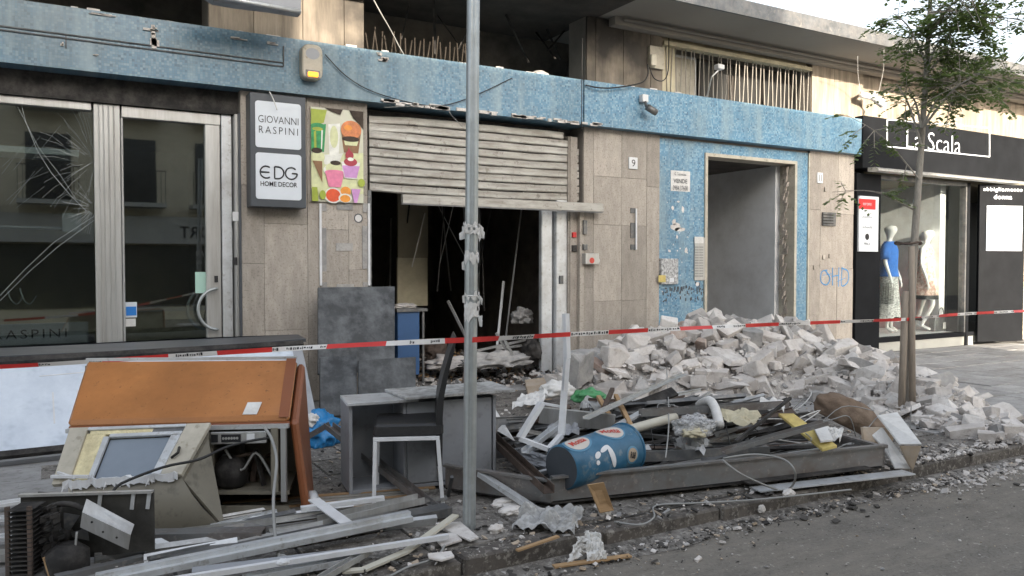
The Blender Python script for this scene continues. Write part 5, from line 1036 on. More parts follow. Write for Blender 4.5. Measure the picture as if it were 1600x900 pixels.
# thin rods and wires in tray
for i in range(14):
    a = tr0.lerp(tr1, hr.random() * .9) + TD * hr.uniform(.05, 1.1); pts = [a]; a.z = hr.uniform(.1, .35)
    for j in range(5): pts.append(pts[-1] + V((hr.gauss(.12, .15), hr.gauss(0, .12), 0))); pts[-1].z = hr.uniform(.12, .42)
    wire(pts, .004, M[hr.choice(('cable', 'cableb', 'paper'))], 'thin loose wire curling over the debris in the casing', group='loose wires over the casing')
wire([G(1130, 716, .3), G(1180, 710, .32), G(1225, 718, .3), G(1243, 740, .22), G(1235, 762, .05), G(1215, 765, .02), G(1160, 742, .2), G(1128, 718, .3)], .007, M['cable'], 'pale cable looped over the front edge of the grey casing')
wire([G(1330, 765, .01), G(1190, 780, .01), G(1090, 786, .01), G(1025, 790, .01), G(1022, 808, .01), G(1000, 820, .01), G(960, 815, .01)], .006, M['cable'], 'pale cable lying on the pavement edge in front of the casing')
wire([G(1040, 560, .3), G(1043, 600, .4), G(1045, 660, .38), G(1040, 715, .28)], .005, M['cable'], 'thin cable hanging down from rubble into the casing')
bar_thing('metal_profile', [G(910, 655, .42), G(1065, 585, .52)], Lsec(.05, .02), 'alu', 'long angle bar laid up against the rubble heap above the casing')
bar_thing('metal_profile', [G(1000, 645, .4), G(1230, 632, .42)], U(.06, .05), 'alud2', 'straight grey rail crossing the foot of the rubble')
bar_thing('metal_profile', [G(1130, 705, .25), G(1290, 660, .42)], U(.07, .03), 'alud2', 'grey channel rising to the right over the casing')
bar_thing('metal_profile', [G(1150, 690, .3), G(1235, 622, .5)], [(-.01, -.01), (.01, -.01), (.01, .01), (-.01, .01)], 'black', 'thin black bar standing up from the casing debris')
bar_thing('metal_profile', [G(745, 660, .3), G(858, 765, .16)], U(.07, .05), 'rust', 'rusty channel resting diagonally on the left end of the casing')
bar_thing('metal_profile', [G(843, 648, .4), G(960, 660, .34)], U(.12, .03), 'alu', 'wide pale rail behind the blue drum', roll=1.4)
bar_thing('metal_profile', [G(820, 705, .3), G(890, 650, .36)], U(.05, .03), 'aluw', 'short pale rail between the white frame and the drum')
bar_thing('metal_profile', [G(965, 665, .33), G(1010, 640, .4)], [(-.03, -.008), (.03, -.008), (.03, .008), (-.03, .008)], 'aluw', 'flat grey strip right behind the blue drum')
# ivory pipe, cylinders
k = MB(); k.tube(catmull([G(975, 675, .3), G(1000, 667, .33), G(1055, 652, .36)], 4), .035, 12); k.build('pipe', M['pvc'], label='ivory plastic pipe lying right of the blue drum', cat='pipe', smooth=True)
k = MB(); k.tube(catmull([G(1090, 632, .4), G(1108, 626, .46), G(1118, 640, .42), G(1124, 665, .34)], 4), [.022, .028, .03, .034] + [.036] * 9, 12); k.build('pipe', M['paper'], label='white curved duct piece standing out of the debris', cat='pipe', smooth=True)
# plastic bag with things
def sheet(name, c4, m, label, cat, amp=.03, n_=14, seed=1, thick=.002, par=None, **kw):
    a, b, c_, d = [V(q) for q in c4]; nm = (b - a).cross(d - a).normalized(); mb = MB(); vs = []; r = random.Random(seed)
    for j in range(n_ + 1):
        for i in range(n_ + 1):
            u, v = i / n_, j / n_; p_ = a.lerp(b, u).lerp(d.lerp(c_, u), v); e = (abs(noise.noise(V((u * 3 + seed, v * 3, 0)))) * 1.6 + abs(noise.noise(V((u * 6, v * 6, seed)))) * 1.1 + noise.noise(V((u * 14, v * 14, seed))) * .12) * amp
            ed = noise.noise(V((u * 6, v * 6, seed + 9))) * .12 * (1 if i in (0, n_) or j in (0, n_) else 0); vs.append(p_ + nm * e + (b - a) * ed * (.5 if i in (0, n_) else 0) + (d - a) * ed * (.5 if j in (0, n_) else 0))
    k_ = len(vs); mb.add(vs, [(j * (n_ + 1) + i, j * (n_ + 1) + i + 1, (j + 1) * (n_ + 1) + i + 1, (j + 1) * (n_ + 1) + i) for j in range(n_) for i in range(n_)])
    o = mb.build(name, m, par, label=label, cat=cat, smooth=False, **kw); sf = o.modifiers.new('t', 'SOLIDIFY'); sf.thickness = thick; return o
def crumple(name, c, sx, sy, sz, m, label, cat, seed=1, amp=.25, **kw):
    bm = bmesh.new(); bmesh.ops.create_icosphere(bm, subdivisions=4, radius=1.0)
    for v in bm.verts:
        d = v.co.normalized(); n_ = noise.noise(d * 2.2 + V((seed, 0, 0))) * amp * 1.4 + abs(noise.noise(d * 5 + V((0, seed, 0)))) * amp + abs(noise.noise(d * 11 + V((0, seed, 3)))) * amp * .4; r = 1 + n_ - .1
        v.co = V((d.x * r * sx, d.y * r * sy, max(-.6, d.z * r) * sz))
    me = bpy.data.meshes.new(name); bm.to_mesh(me); bm.free(); me.materials.append(m)
    for p in me.polygons: p.use_smooth = True
    o = bpy.data.objects.new(name, me); COL.objects.link(o); o.location = V(c) + V((0, 0, .6 * sz)); return tag(o, label, cat, **kw)
crumple('plastic_bag', G(1085, 680, .3), .17, .12, .09, M['film'], 'clear plastic bag with pale contents on the casing debris', 'bag', 3)
crumple('bag_contents', G(1085, 682, .31), .1, .07, .04, M['sign_int'], 'pale crumpled contents inside the clear plastic bag', 'packaging', 5)
crumple('plastic_bag', G(920, 628, .35), .15, .1, .07, M['green'], 'crumpled green plastic bag at the foot of the rubble', 'bag', 8)
crumple('plastic_bag', G(870, 620, .2), .2, .12, .1, M['paper'], 'white printed plastic bag left of the green bag', 'bag', 9)
crumple('plastic_bag', G(500, 695, 0), .17, .14, .17, M['bluebag'], 'crumpled bright blue plastic bag behind the grey cabinet', 'bag', 12, .35)
crumple('plastic_bag', G(487, 665, .18), .09, .07, .06, M['paper'], 'white crumpled rag on top of the blue plastic bag', 'rag', 14, .35)
sheet('plastic_sheet', [G(800, 828, .01), G(898, 836, .01), G(915, 803, .05), G(822, 795, .06)], M['tarp'], 'crumpled clear plastic sheet lying on the pavement before the casing', 'plastic sheet', .07, 22, 17)
sheet('paper_sheet', [G(1285, 690, .25), G(1312, 692, .24), G(1318, 672, .3), G(1290, 670, .3)], M['paper'], 'white crumpled paper on the right side of the casing', 'paper', .04, 10, 19)
for i, (x_, y_, h_) in enumerate(((790, 790, 0), (800, 803, 0), (775, 832, 0), (945, 805, 0), (1232, 775, 0), (1060, 822, -.1), (1190, 800, -.08))):
    crumple('plaster_lump', G(x_, y_, h_), (.1, .09, .045, .045, .05, .03, .03)[i], (.05, .05, .03, .03, .03, .02, .02)[i], .03, M['dust2'], ['white plaster lump nearest the left of the plastic sheet', 'second white plaster lump left of the plastic sheet', 'round white plaster pat right of the pole base', 'small pale lump by the orange wood at the casing', 'white clod at the end of the cable loop', 'white pebble in the gutter', 'pale clod beside the pavement edge'][i], 'plaster', 30 + i, .2)
crumple('brown_sack', G(1325, 665, .15), .33, .15, .15, M['sack'], 'brown woven sack leaning on the rubble beside the cardboard', 'sack', 23, .12)
bpy.data.objects['brown_sack'].rotation_euler = (R(5), R(26), R(-35))
# yellow board, wood pieces, white pieces
def plank(pts, th, m, label, cat, name, upv=(0, 0, 1)):
    k = MB(); k.prism(pts, V(upv) * th); return k.build(name, M[m], label=label, cat=cat, bevel=.002)
plank([G(1216, 650, .38), G(1240, 650, .38), G(1308, 700, .24), G(1285, 706, .22)], .02, 'yellow', 'torn yellow foam board lying on the right of the debris', 'board', 'foam_board')
plank([G(1270, 668, .34), G(1290, 666, .34), G(1302, 690, .28), G(1282, 692, .28)], .015, 'paper', 'small white sheet beside the yellow foam board', 'paper', 'paper_sheet')
plank([G(917, 757, .2), G(942, 753, .22), G(958, 797, .03), G(936, 801, .03)], .015, 'wood', 'splintered orange plywood piece leaning on the casing front', 'wood', 'wood_splinter', (-.2, -1, .1))
for i, (a_, b_, m_, lb_) in enumerate((((935, 620, .45), (958, 660, .34), 'wood', 'left light wooden leg sticking out behind the drum'), ((962, 618, .45), (987, 668, .33), 'wood', 'right light wooden leg sticking out behind the drum'), ((943, 640, .4), (957, 608, .5), 'rust', 'short burnt stick behind the blue drum'))):
    k = MB(); k.bar(G(*a_), G(*b_), .035, .03); k.build('wood_stick', M[m_], label=lb_, cat='wood', bevel=.003)
plank([G(820, 600, .12), G(850, 596, .14), G(862, 624, .1), G(826, 628, .1)], .05, 'card', 'torn brown cardboard piece on the pavement left of the rubble', 'cardboard', 'cardboard_piece')
# poster sheets
plank([G(762, 638, .3), G(772, 636, .3), G(805, 690, .2), G(758, 662, .22)], .004, 'paper', 'white printed sheet leaning right of the steel pole', 'paper', 'paper_sheet', (0, -1, .3))
# cardboard flaps
k = MB(); k.prism([G(1370, 650, .33), G(1400, 645, .34), G(1438, 695, .22), G(1405, 695, .2)], (0, -.01, .008)); cbx = k.build('cardboard_box', M['paper'], label='flattened white and brown cardboard box with black print at the casing end', cat='cardboard')
k = MB(); k.prism([G(1348, 668, .25), G(1378, 670, .25), G(1422, 733, .02), G(1398, 733, .02), G(1380, 700, .13)], (0, -.008, .008)); k.build('flap', M['paper'], cbx)
k = MB(); k.prism([G(1405, 697, .2), G(1438, 697, .21), G(1425, 735, .02), G(1420, 730, .02)], (0, -.008, .004)); k.build('flap', M['card'], cbx); k = MB(); k.prism([G(1348, 668, .26), G(1400, 668, .26), G(1395, 690, .15), G(1352, 700, .12)], (0, .02, 0)); k.build('flap', M['card'], cbx)
k = MB(); q = G(1396, 698, .14); text_mb(k, 'FRAGILE', q + V((0, -.03, .02)), (G(1405, 720, .05) - G(1385, 675, .2)), V((.25, -.9, .4)), width=.16, height=.03); k.build('print', M['ink'], cbx)
bar_thing('metal_strip', [G(1180, 765, .02), G(1420, 738, .02)], [(-.06, -.004), (.06, -.004), (.06, .004), (-.06, .004)], 'aluw', 'pale flat strip lying on the pavement below the casing right end', cat='metal strip')
bar_thing('metal_strip', [G(1160, 752, .05), G(1350, 728, .06)], [(-.07, -.004), (.07, -.004), (.07, .004), (-.07, .004)], 'black', 'dark charred strip under the casing right end', cat='metal strip')
# white window-frame piece
WF = thing('window_frame_piece', 'broken white window frame with peeling paint standing in the casing', 'window frame', G(860, 700, .1))
def wfb(pts, w_=.035, name='rail'):
    k = MB()
    for a, b in zip(pts[:-1], pts[1:]): k.bar(a, b, w_, w_ * .8)
    k.build(name, M['white'], WF)
za = 5.35
wfb([Q(884, 490, za), Q(886, 560, za), Q(882, 610, za), Q(877, 680, za - .05)], .04, 'upright'); wfb([Q(877, 680, za - .05), Q(857, 702, za - .15)]); wfb([Q(857, 702, za - .15), Q(812, 685, za - .1)]); wfb([Q(812, 685, za - .1), Q(846, 630, za)], .045); wfb([Q(846, 630, za), Q(880, 636, za)], .02)
for i, (cs, mm, lb_) in enumerate(((((850, 690, .25), (905, 680, .28), (900, 655, .33), (860, 660, .32)), 'greyc', 'bent grey sheet left of the drum logo'), (((800, 640, .25), (850, 632, .3), (858, 615, .3), (812, 622, .26)), 'paper', 'creased white and pink paper at the foot of the rubble'),
        (((1055, 700, .2), (1100, 712, .2), (1110, 690, .25), (1065, 682, .26)), 'tarp', 'dull plastic scrap below the clear bag'), (((800, 720, .1), (860, 735, .12), (862, 712, .18), (812, 700, .2)), 'greyc', 'grey board scrap in the left of the casing'),
        (((1120, 665, .33), (1180, 668, .33), (1190, 650, .37), (1130, 645, .37)), 'sign_int', 'yellowish torn foam piece right of the white duct'), (((905, 640, .33), (940, 645, .33), (945, 628, .37), (910, 625, .37)), 'tarp', 'grey plastic scrap by the green bag'), (((1180, 640, .38), (1225, 645, .38), (1230, 632, .4), (1190, 628, .4)), 'paper', 'white scrap on the rail at the foot of the rubble'))):
    sheet('debris_sheet', [G(*q) for q in cs], M[mm], lb_, 'scrap', .05, 10, 60 + i)
# ---- blue drum
dA, dB = G(877, 742, .2), G(972, 712, .22); ax = (dB - dA); DL = ax.length * 1.05; ax.normalize(); dR = .165
dA = V((dA.x, dA.y, .245)); dB = dA + ax * DL; ax = (dB - dA).normalized()
DR = thing('blue_drum', 'blue ice cream advertising bin with oval logos lying on its side', 'bin', (dA + dB) / 2 - V((0, 0, .2)))
k = MB(); k.lathe([(.13, 0), (.142, .01), (.15, DL * .3), (dR - .003, DL * .8), (dR, DL)], dA, ax, 36, cap=False); k.build('shell', M['bluedrum'], DR, smooth=True)
k = MB(); k.tube([dB + (ax.orthogonal().normalized() * math.cos(t) + ax.cross(ax.orthogonal().normalized()) * math.sin(t)) * dR for t in [2 * math.pi * i / 36 for i in range(36)]], .01, 6, closed=True); k.build('rim', M['bluedrum'], DR, smooth=True)
k = MB(); k.lathe([(.131, -.002), (.128, .012)], dA, ax, 36); k.build('base', M['dkgrey'], DR); k = MB(); k.lathe([(.12, .03), (.14, DL * .9)], dA, ax, 24); k.build('liner', M['black'], DR)
tocam = (EYE - (dA + dB) / 2); tocam = (tocam - ax * tocam.dot(ax)).normalized(); upd = ax.cross(tocam); upd = upd if upd.z > 0 else -upd
def dsurf(u, a, e=.002):  # u along axis, a angle from facing-camera towards up
    r = (.142 + (dR - .142) * min(1, u / (DL * .85))) + e; return dA + ax * u + (tocam * math.cos(a) + upd * math.sin(a)) * r
def decal(cu, ca, ru, ra, m, name, e=.002, rot=0):
    k = MB(); n_ = 28; rings = [0, .5, 1]; vs = [dsurf(cu, ca, e)]; fc = []
    for q in (0.4, .7, 1.0):
        for i in range(n_):
            t = 2 * math.pi * i / n_; x = math.cos(t) * ru * q; y = math.sin(t) * ra * q * .16; xx = x * math.cos(rot) - y * math.sin(rot); yy = x * math.sin(rot) + y * math.cos(rot); vs.append(dsurf(cu + xx, ca + yy / .16, e))
    for i in range(n_): fc.append((0, 1 + i, 1 + (i + 1) % n_))
    for q in (0, 1):
        for i in range(n_): a = 1 + q * n_; fc.append((a + i, a + n_ + i, a + n_ + (i + 1) % n_, a + (i + 1) % n_))
    k.add(vs, fc); k.build(name, m, DR)
def dtext(s, cu, ca, w_, h_, m, rot, e=.006):
    k = MB(); text_mb(k, s, (0, 0, 0), V((1, 0, 0)), V((0, 0, 1)), width=w_, height=h_, depth=0, bold=.02)
    for v in k.v: x, y = v.x, v.y; xx = x * math.cos(rot) - y * math.sin(rot); yy = x * math.sin(rot) + y * math.cos(rot); v.xyz = dsurf(cu + xx, ca + yy / .16, e)
    k.build('lettering', m, DR)
M['ovalw'] = mat('decal_cream', (.55, .5, .45), .5, .1, 8, 0); M['ovalb'] = mat('decal_blue', (.1, .25, .38), .5, .1, 8, 0)
decal(DL * .68, .95, .11, .52, M['ovalb'], 'oval_border', .0015, -.35); decal(DL * .68, .95, .098, .44, M['ovalw'], 'oval', .003, -.35); dtext('Motta', DL * .68, .95, .14, .05, M['inkred'], -.35)
decal(DL * .18, .95, .12, .55, M['ovalb'], 'oval_border', .0015, .2); decal(DL * .18, .95, .1, .46, M['ovalw'], 'oval', .003, .2); dtext('Motta', DL * .18, .95, .14, .05, M['inkred'], .1)
decal(DL * .8, -.35, .058, .36, M['ovalb'], 'oval_border', .0015); decal(DL * .8, -.35, .045, .28, M['card'], 'oval', .003); dtext('R&B', DL * .8, -.35, .05, .04, M['ink'], -.3)
decal(DL * .5, -.15, .022, .5, M['white'], 'torn_sticker', .003, .2); decal(DL * .3, .05, .03, .12, M['white'], 'torn_sticker', .003, .5); decal(DL * .42, .22, .045, .1, M['white'], 'torn_sticker', .003, .3); decal(DL * .28, -.25, .016, .1, M['white'], 'torn_sticker', .003)
# ================================================================ CHAIR
c1 = G(692, 791); cn = V((c1.x, c1.y, 0)).normalized(); cn = V((cn.x * math.cos(.03) - cn.y * math.sin(.03), cn.x * math.sin(.03) + cn.y * math.cos(.03), 0)); cdv = V((cn.y, -cn.x, 0)); c0 = c1 - cdv * .425; CW = .4; SH = .43
CHR = thing('dining_chair', 'high backed black dining chair with white legs on the pavement', 'chair', (c0 + c1) / 2 + cn * CW / 2)
Lc = (c1 - c0).length
for side in (0, 1):
    b0 = c0 + cn * CW * side; b1 = c1 + cn * CW * side
    for b_, tp in ((b0, b0 + cdv * .01), (b1, b1 - cdv * .03)): k = MB(); k.bar(b_, tp + V((0, 0, SH - .012)), .024, .024, upv=cdv); k.build('leg', M['white'], CHR, bevel=.002)
    k = MB(); k.bar(b0 + V((0, 0, SH)) + cdv * -.002, b1 + V((0, 0, SH)) - cdv * .02, .024, .024); k.build('side_rail', M['white'], CHR, bevel=.002)
k = MB(); q = c0 + V((0, 0, SH + .014)) - cdv * .005 - cn * .01; L2 = Lc + .01
sec_ = [q, q + cdv * L2, q + cdv * L2 + cn * (CW + .02), q + cn * (CW + .02)]
k.hexa(sec_ + [p_ + V((0, 0, .075)) for p_ in (sec_[0] + cdv * .01 + cn * .01, sec_[1] - cn * -.01, sec_[2] - cn * .01, sec_[3] + cdv * .01 - cn * .01)]); k.build('seat', M['leather'], CHR, bevel=.014)
bp_ = [(0.0, .25, .035), (.0, .45, .04), (.0, .55, .042), (.01, .68, .038), (.04, .82, .032), (.075, .95, .026), (.1, 1.04, .014), (.105, 1.06, .005)]
vs = []
for (dx, z, t) in bp_:
    o_ = c1 + cdv * (dx - .02) + V((0, 0, z)); vs += [o_ - cdv * t / 2, o_ + cdv * t / 2, o_ + cdv * t / 2 + cn * CW, o_ - cdv * t / 2 + cn * CW]
k = MB(); k.add(vs, [(4 * i + j, 4 * i + (j + 1) % 4, 4 * i + 4 + (j + 1) % 4, 4 * i + 4 + j) for i in range(len(bp_) - 1) for j in range(4)] + [(3, 2, 1, 0), tuple(4 * (len(bp_) - 1) + j for j in range(4))]); k.build('backrest', M['leather'], CHR, smooth=False, bevel=.004)
# ================================================================ GREY CABINET
A = G(546, 778); B = G(775, 754); gd = (B - A).normalized(); gn = V((-gd.y, gd.x, 0)); gn = gn if gn.dot(fw) > 0 else -gn; GH = .6; GD = .34; GW = (B - A).length
CB = thing('shelf_cabinet', 'open grey laminate shelf cabinet standing behind the chair', 'cabinet', (A + B) / 2 + gn * GD / 2)
def gbox(u0, u1, v0, v1, z0, z1, name, m='greyc'):
    k = MB(); k.hexa([A + gd * u + gn * v + V((0, 0, z0)) for u, v in ((u0, v0), (u1, v0), (u1, v1), (u0, v1))] + [A + gd * u + gn * v + V((0, 0, z1)) for u, v in ((u0, v0), (u1, v0), (u1, v1), (u0, v1))]); return k.build(name, M[m], CB, bevel=.002)
gbox(0, .022, 0, GD, .02, GH, 'side_panel'); gbox(GW - .022, GW, 0, GD, .02, GH, 'side_panel'); gbox(.024, GW - .024, GD - .015, GD, .045, GH, 'back_panel'); gbox(.023, GW - .023, 0.003, GD - .016, .02, .043, 'bottom'); gbox(.36, .38, .01, GD - .017, .045, GH, 'divider')
gbox(.385, GW - .03, .006, .022, .05, GH - .006, 'door', 'greyc')
k = MB(); k.hexa([A + gd * u + gn * v + V((0, 0, GH + .002)) for u, v in ((-.02, -.05), (.45, -.04), (.46, .3), (-.01, .29))] + [A + gd * u + gn * v + V((0, 0, GH + .022)) for u, v in ((-.02, -.05), (.45, -.04), (.46, .3), (-.01, .29))]); k.build('loose_board', M['aluw'], label='pale shelf board lying on the left of the grey cabinet top', cat='board', bevel=.002)
k = MB(); k.hexa([A + gd * u + gn * v + V((0, 0, GH + .0245 + .01 * (u > .8))) for u, v in ((.36, -.08), (1.12, -.08), (1.1, .34), (.3, .32))] + [A + gd * u + gn * v + V((0, 0, GH + .043 + .01 * (u > .8))) for u, v in ((.36, -.08), (1.12, -.08), (1.1, .34), (.3, .32))]); M['marble'] = mat('speckled_board', (.5, .5, .49), .5, .1, 6, .05, dirt=(.12, .11, .1), damt=.9, dscale=14); k.build('loose_board', M['marble'], label='speckled white board overhanging the right of the grey cabinet', cat='board', bevel=.002)
# ================================================================ BLACK PANELS leaning on wall
def leaner(x0, x1, ytop, ybot, p0, p1, m, label, name='leaning_board', th=.03):
    a = P(x0, ybot, p0); b = P(x1, ybot, p0); a.z = b.z = max(0, a.z); c_ = P(x1, ytop, p1); d = P(x0, ytop, p1); c_.z = d.z = (c_.z + d.z) / 2
    c_.x = c_.x; k = MB(); n_ = (b - a).cross(d - a).normalized(); k.prism([a, b, c_, d], -n_ * th if n_.y < 0 else n_ * th); return k.build(name, M[m], label=label, cat='panel', bevel=.004)
leaner(497, 617, 448, 585, 8.0, 8.45, 'slate', 'scorched black board leaning against the wall under the poster')
leaner(560, 650, 560, 622, 7.45, 7.62, 'slate', 'low blackened board right of the tall scorched board')
leaner(500, 558, 556, 652, 7.35, 7.75, 'slate', 'low blackened board at the foot of the tall scorched board')
# ================================================================ FALLEN LIGHTBOX
LB = thing('fallen_sign', 'long white faced shop sign fallen against the shopfront', 'sign', P(100, 700, 7.2) * 1)
b0 = V((fs(-120, 7.0), 6.95, .05)); b1 = V((fs(497, 7.05), 7.05, .05)); t0 = V((b0.x - .05, 7.65, .72)); t1 = V((fs(470, 7.75), 7.75, .74))
LB.location = (b0 + b1) / 2; nL = (b1 - b0).cross(t0 - b0).normalized(); nL = nL if nL.y < 0 else -nL
k = MB(); k.hexa([b0, b1, b1 - nL * .2, b0 - nL * .2, t0, t1, t1 - nL * .2, t0 - nL * .2]); k.build('case', M['greyc'], LB, bevel=.006)
def lerp2(u, v, e): a = b0.lerp(b1, u); b = t0.lerp(t1, u); return a.lerp(b, v) + nL * e
k = MB(); k.hexa([lerp2(.01, .08, .001), lerp2(.965, .08, .001), lerp2(.965, .93, .001), lerp2(.01, .93, .001), lerp2(.01, .08, .01), lerp2(.965, .08, .01), lerp2(.965, .93, .01), lerp2(.01, .93, .01)]); k.build('face', M['lightbox'], LB)
k = MB(); k.bar(lerp2(0, .96, .02), lerp2(1, .96, .02), .05, .09, upv=nL); k.build('top_rail', M['black'], LB); k = MB(); k.bar(lerp2(0, .04, .012), lerp2(1, .04, .012), .05, .06, upv=nL); k.build('bottom_rail', M['black'], LB)
k = MB(); 
for u in (.28, .34): k.bar(lerp2(u, .3, .012), lerp2(u, .62, .012), .012, .004, upv=nL)
k.bar(lerp2(.25, .8, .012), lerp2(.36, .81, .012), .008, .004, upv=nL); k.build('face_trace', M['white'], LB)
# dark cover sheet lying on top
k = MB(); k.prism([P(-80, 566, 7.7), P(300, 548, 7.75), P(478, 534, 7.8), P(465, 527, 8.2), P(300, 533, 8.2), P(-80, 553, 8.2)], (0, .0, .03)); k.build('roof_sheet', M['dkgrey'], label='dark bitumen sheet draped along the top of the fallen sign', cat='sheet')
# ================================================================ ORANGE FREEZER CABINET
zb_, zf_ = 5.2, 4.72
O = {'TL': Q(135, 563, zb_ + .05), 'TR': Q(463, 560, zb_), 'BL': Q(104, 660, zf_), 'BR': Q(451, 652, zf_)}
gR = G(477, 776); gFR = G(462, 783)
FZ = thing('display_freezer', 'wrecked ice cream freezer with orange laminate top lying on the pavement', 'freezer', V((O['BL'].x + .7, O['BL'].y + .3, 0)))
nO = (O['TR'] - O['TL']).cross(O['BL'] - O['TL']).normalized(); nO = nO if nO.z > 0 else -nO
k = MB(); k.prism([O['BL'], O['BR'], O['TR'], O['TL']], -nO * .05); k.build('orange_top', M['orange'], FZ, bevel=.02)
def lerpO(u, v): return O['BL'].lerp(O['BR'], u).lerp(O['TL'].lerp(O['TR'], u), v)
k = MB(); k.prism([lerpO(.955, .0) + nO * .001, lerpO(1.0, 0) + nO * .001, lerpO(1, 1) + nO * .001, lerpO(.955, 1) + nO * .001], nO * .003); k.build('edge_strip', M['orange2'], FZ)
k = MB(); k.prism([lerpO(.79, .05) + nO * .003, lerpO(.855, .05) + nO * .003, lerpO(.87, .24) + nO * .003, lerpO(.805, .24) + nO * .003], nO * .002); k.build('rating_plate', M['paper'], FZ)
k = MB(); k.bar(lerpO(0, 1.01), lerpO(1, 1.01), .02, .02); k.build('back_trim', M['aluw'], FZ)
# right side
sideN = (O['TR'] - O['TL']).normalized(); bR = V((O['TR'].x, O['TR'].y, 0)) + sideN * .06; bF = V((O['BR'].x, O['BR'].y, 0)) + sideN * .08
k = MB(); k.prism([O['BR'] - nO * .036, bF, bR, O['TR'] - nO * .036], sideN * .05); k.build('side_panel', M['orange2'], FZ, bevel=.015)
k = MB(); qn = (O['BR'] - O['BL']).normalized().cross(ZZ); qn = qn if qn.y < 0 else -qn; k.prism([O['BL'] - nO * .03 + qn * .004, O['BR'] - nO * .03 + qn * .004, O['BR'] - nO * .03 + qn * .004 - ZZ * .035, O['BL'] - nO * .03 + qn * .004 - ZZ * .035], -qn * .03); k.build('front_lip', M['orange2'], FZ, bevel=.008)
# back + left + inner
bL = V((O['TL'].x, O['TL'].y, 0)); fL = V((O['BL'].x, O['BL'].y, 0))
k = MB(); k.prism([bL, bR, O['TR'] - nO * .04, O['TL'] - nO * .04], V((-.02, -.03, 0))); k.build('back_panel', M['olive'], FZ)
k = MB(); k.prism([fL, bL, O['TL'] - nO * .04, O['BL'] - nO * .04], sideN * .02); k.build('side_panel', M['cream'], FZ)
# inner cavity wall dividing at x=330
iv = lambda px, y, z: Q(px, y, z)
d0 = O['BL'].lerp(O['BR'], .655); d1 = O['TL'].lerp(O['TR'], .655)
k = MB(); k.prism([V((d0.x, d0.y, .0)), V((d1.x, d1.y, .0)), d1 - nO * .04, d0 - nO * .04], -sideN * .03); k.build('divider', M['olive'], FZ)
k = MB(); k.prism([V((d0.x, d0.y, .14)), V((O['BR'].x, O['BR'].y, .14)), V((O['TR'].x, O['TR'].y, .14)), V((d1.x, d1.y, .14))], (0, 0, .02)); k.build('cavity_floor', M['olive'], FZ)
k = MB(); k.prism([V((d0.x, d0.y, .0)), V((O['BR'].x, O['BR'].y, .0)), V((O['BR'].x, O['BR'].y, .07)), V((d0.x, d0.y, .07))], (0, .02, 0)); k.build('kick_plate', M['olive'], FZ)
# trim under the orange top, control strip
k = MB(); dz = V((0, 0, -.055)); f_ = (O['BR'] - O['BL']).normalized(); nF_ = f_.cross(ZZ).normalized(); nF_ = nF_ if nF_.y < 0 else -nF_
k.bar(O['BL'] + V((0, 0, -.05)) + f_ * .0, O['BR'] + V((0, 0, -.05)), .03, .025); k.build('front_trim', M['aluw'], FZ)
c0_ = d0 + V((0, 0, -.075)); c1_ = d0.lerp(O['BR'], .72) + V((0, 0, -.075)); k = MB(); k.prism([c0_, c1_, c1_ + V((0, 0, -.07)), c0_ + V((0, 0, -.07))], nF_ * .03); k.build('control_panel', M['alu'], FZ, bevel=.003)
for (u0, u1, mm) in ((.02, .14, 'ink'), (.2, .55, 'ink'), (.66, .8, 'white')):
    k = MB(); a = c0_.lerp(c1_, u0) + nF_ * .031; b = c0_.lerp(c1_, u1) + nF_ * .031; k.prism([a + V((0, 0, -.012)), b + V((0, 0, -.012)), b + V((0, 0, -.058)), a + V((0, 0, -.058))], nF_ * .004); k.build('switch' if mm == 'ink' else 'display', M[mm], FZ)
for i in range(6):
    k = MB(); a = c0_.lerp(c1_, .24 + i * .05) + nF_ * .036 + V((0, 0, -.035)); disc(k, a, .008, nF_, f_, 10); k.build('knob', M['alu'], FZ)
k = MB(); q0 = O['BR'] - f_ * .08; k.bar(V((q0.x, q0.y, .16)), V((q0.x, q0.y, O['BR'].z - .06)), .05, .04, upv=f_); k.build('post', M['olive'], FZ); k = MB(); q0 = O['BR'] - f_ * .03; k.bar(V((q0.x, q0.y, .1)), V((q0.x, q0.y, O['BR'].z - .06)), .03, .03, upv=f_); k.build('post', M['alu'], FZ)
q0 = d0.lerp(O['BR'], .3); k = MB(); k.lathe([(.07, 0), (.1, .03), (.1, .13), (.06, .18), (.02, .19)], V((q0.x, q0.y + .12, .16)), n=18); k.build('compressor', M['black'], FZ, smooth=True)
k = MB(); k.tube(catmull([V((q0.x, q0.y + .12, .33)), V((q0.x + .1, q0.y + .05, .36)), V((q0.x + .16, q0.y + .12, .3)), V((q0.x + .3, q0.y + .2, .34))], 5), .01, 6); k.build('hose', M['rust'], FZ, smooth=True)
k = MB(); q1 = d0.lerp(O['BR'], .78); k.prism([q1 + V((0, .02, -.08)), q1 + V((.06, .02, -.08)), q1 + V((.05, .02, -.34)), q1 + V((.03, .02, -.36))], (0, .02, 0)); k.build('bracket', M['black'], FZ)
for i in range(7):
    k = MB(); qa = d0.lerp(O['BR'], .12 + .1 * i) + V((0, .1 + .05 * (i % 3), 0)); k.bar(V((qa.x, qa.y, .17)), V((qa.x + .05 * math.sin(i * 3), qa.y + .05, .3 + .04 * (i % 4))), .03, .012); k.build('inner_bracket', M[('black', 'alud', 'rust')[i % 3]], FZ)
k = MB(); k.tube(catmull([d0.lerp(O['BR'], .2) + V((0, .08, -.2)), d0.lerp(O['BR'], .4) + V((0, .05, -.32)), d0.lerp(O['BR'], .6) + V((0, .06, -.22)), d0.lerp(O['BR'], .8) + V((0, .05, -.36))], 5), .008, 6); k.build('hose', M['cable'], FZ, smooth=True)
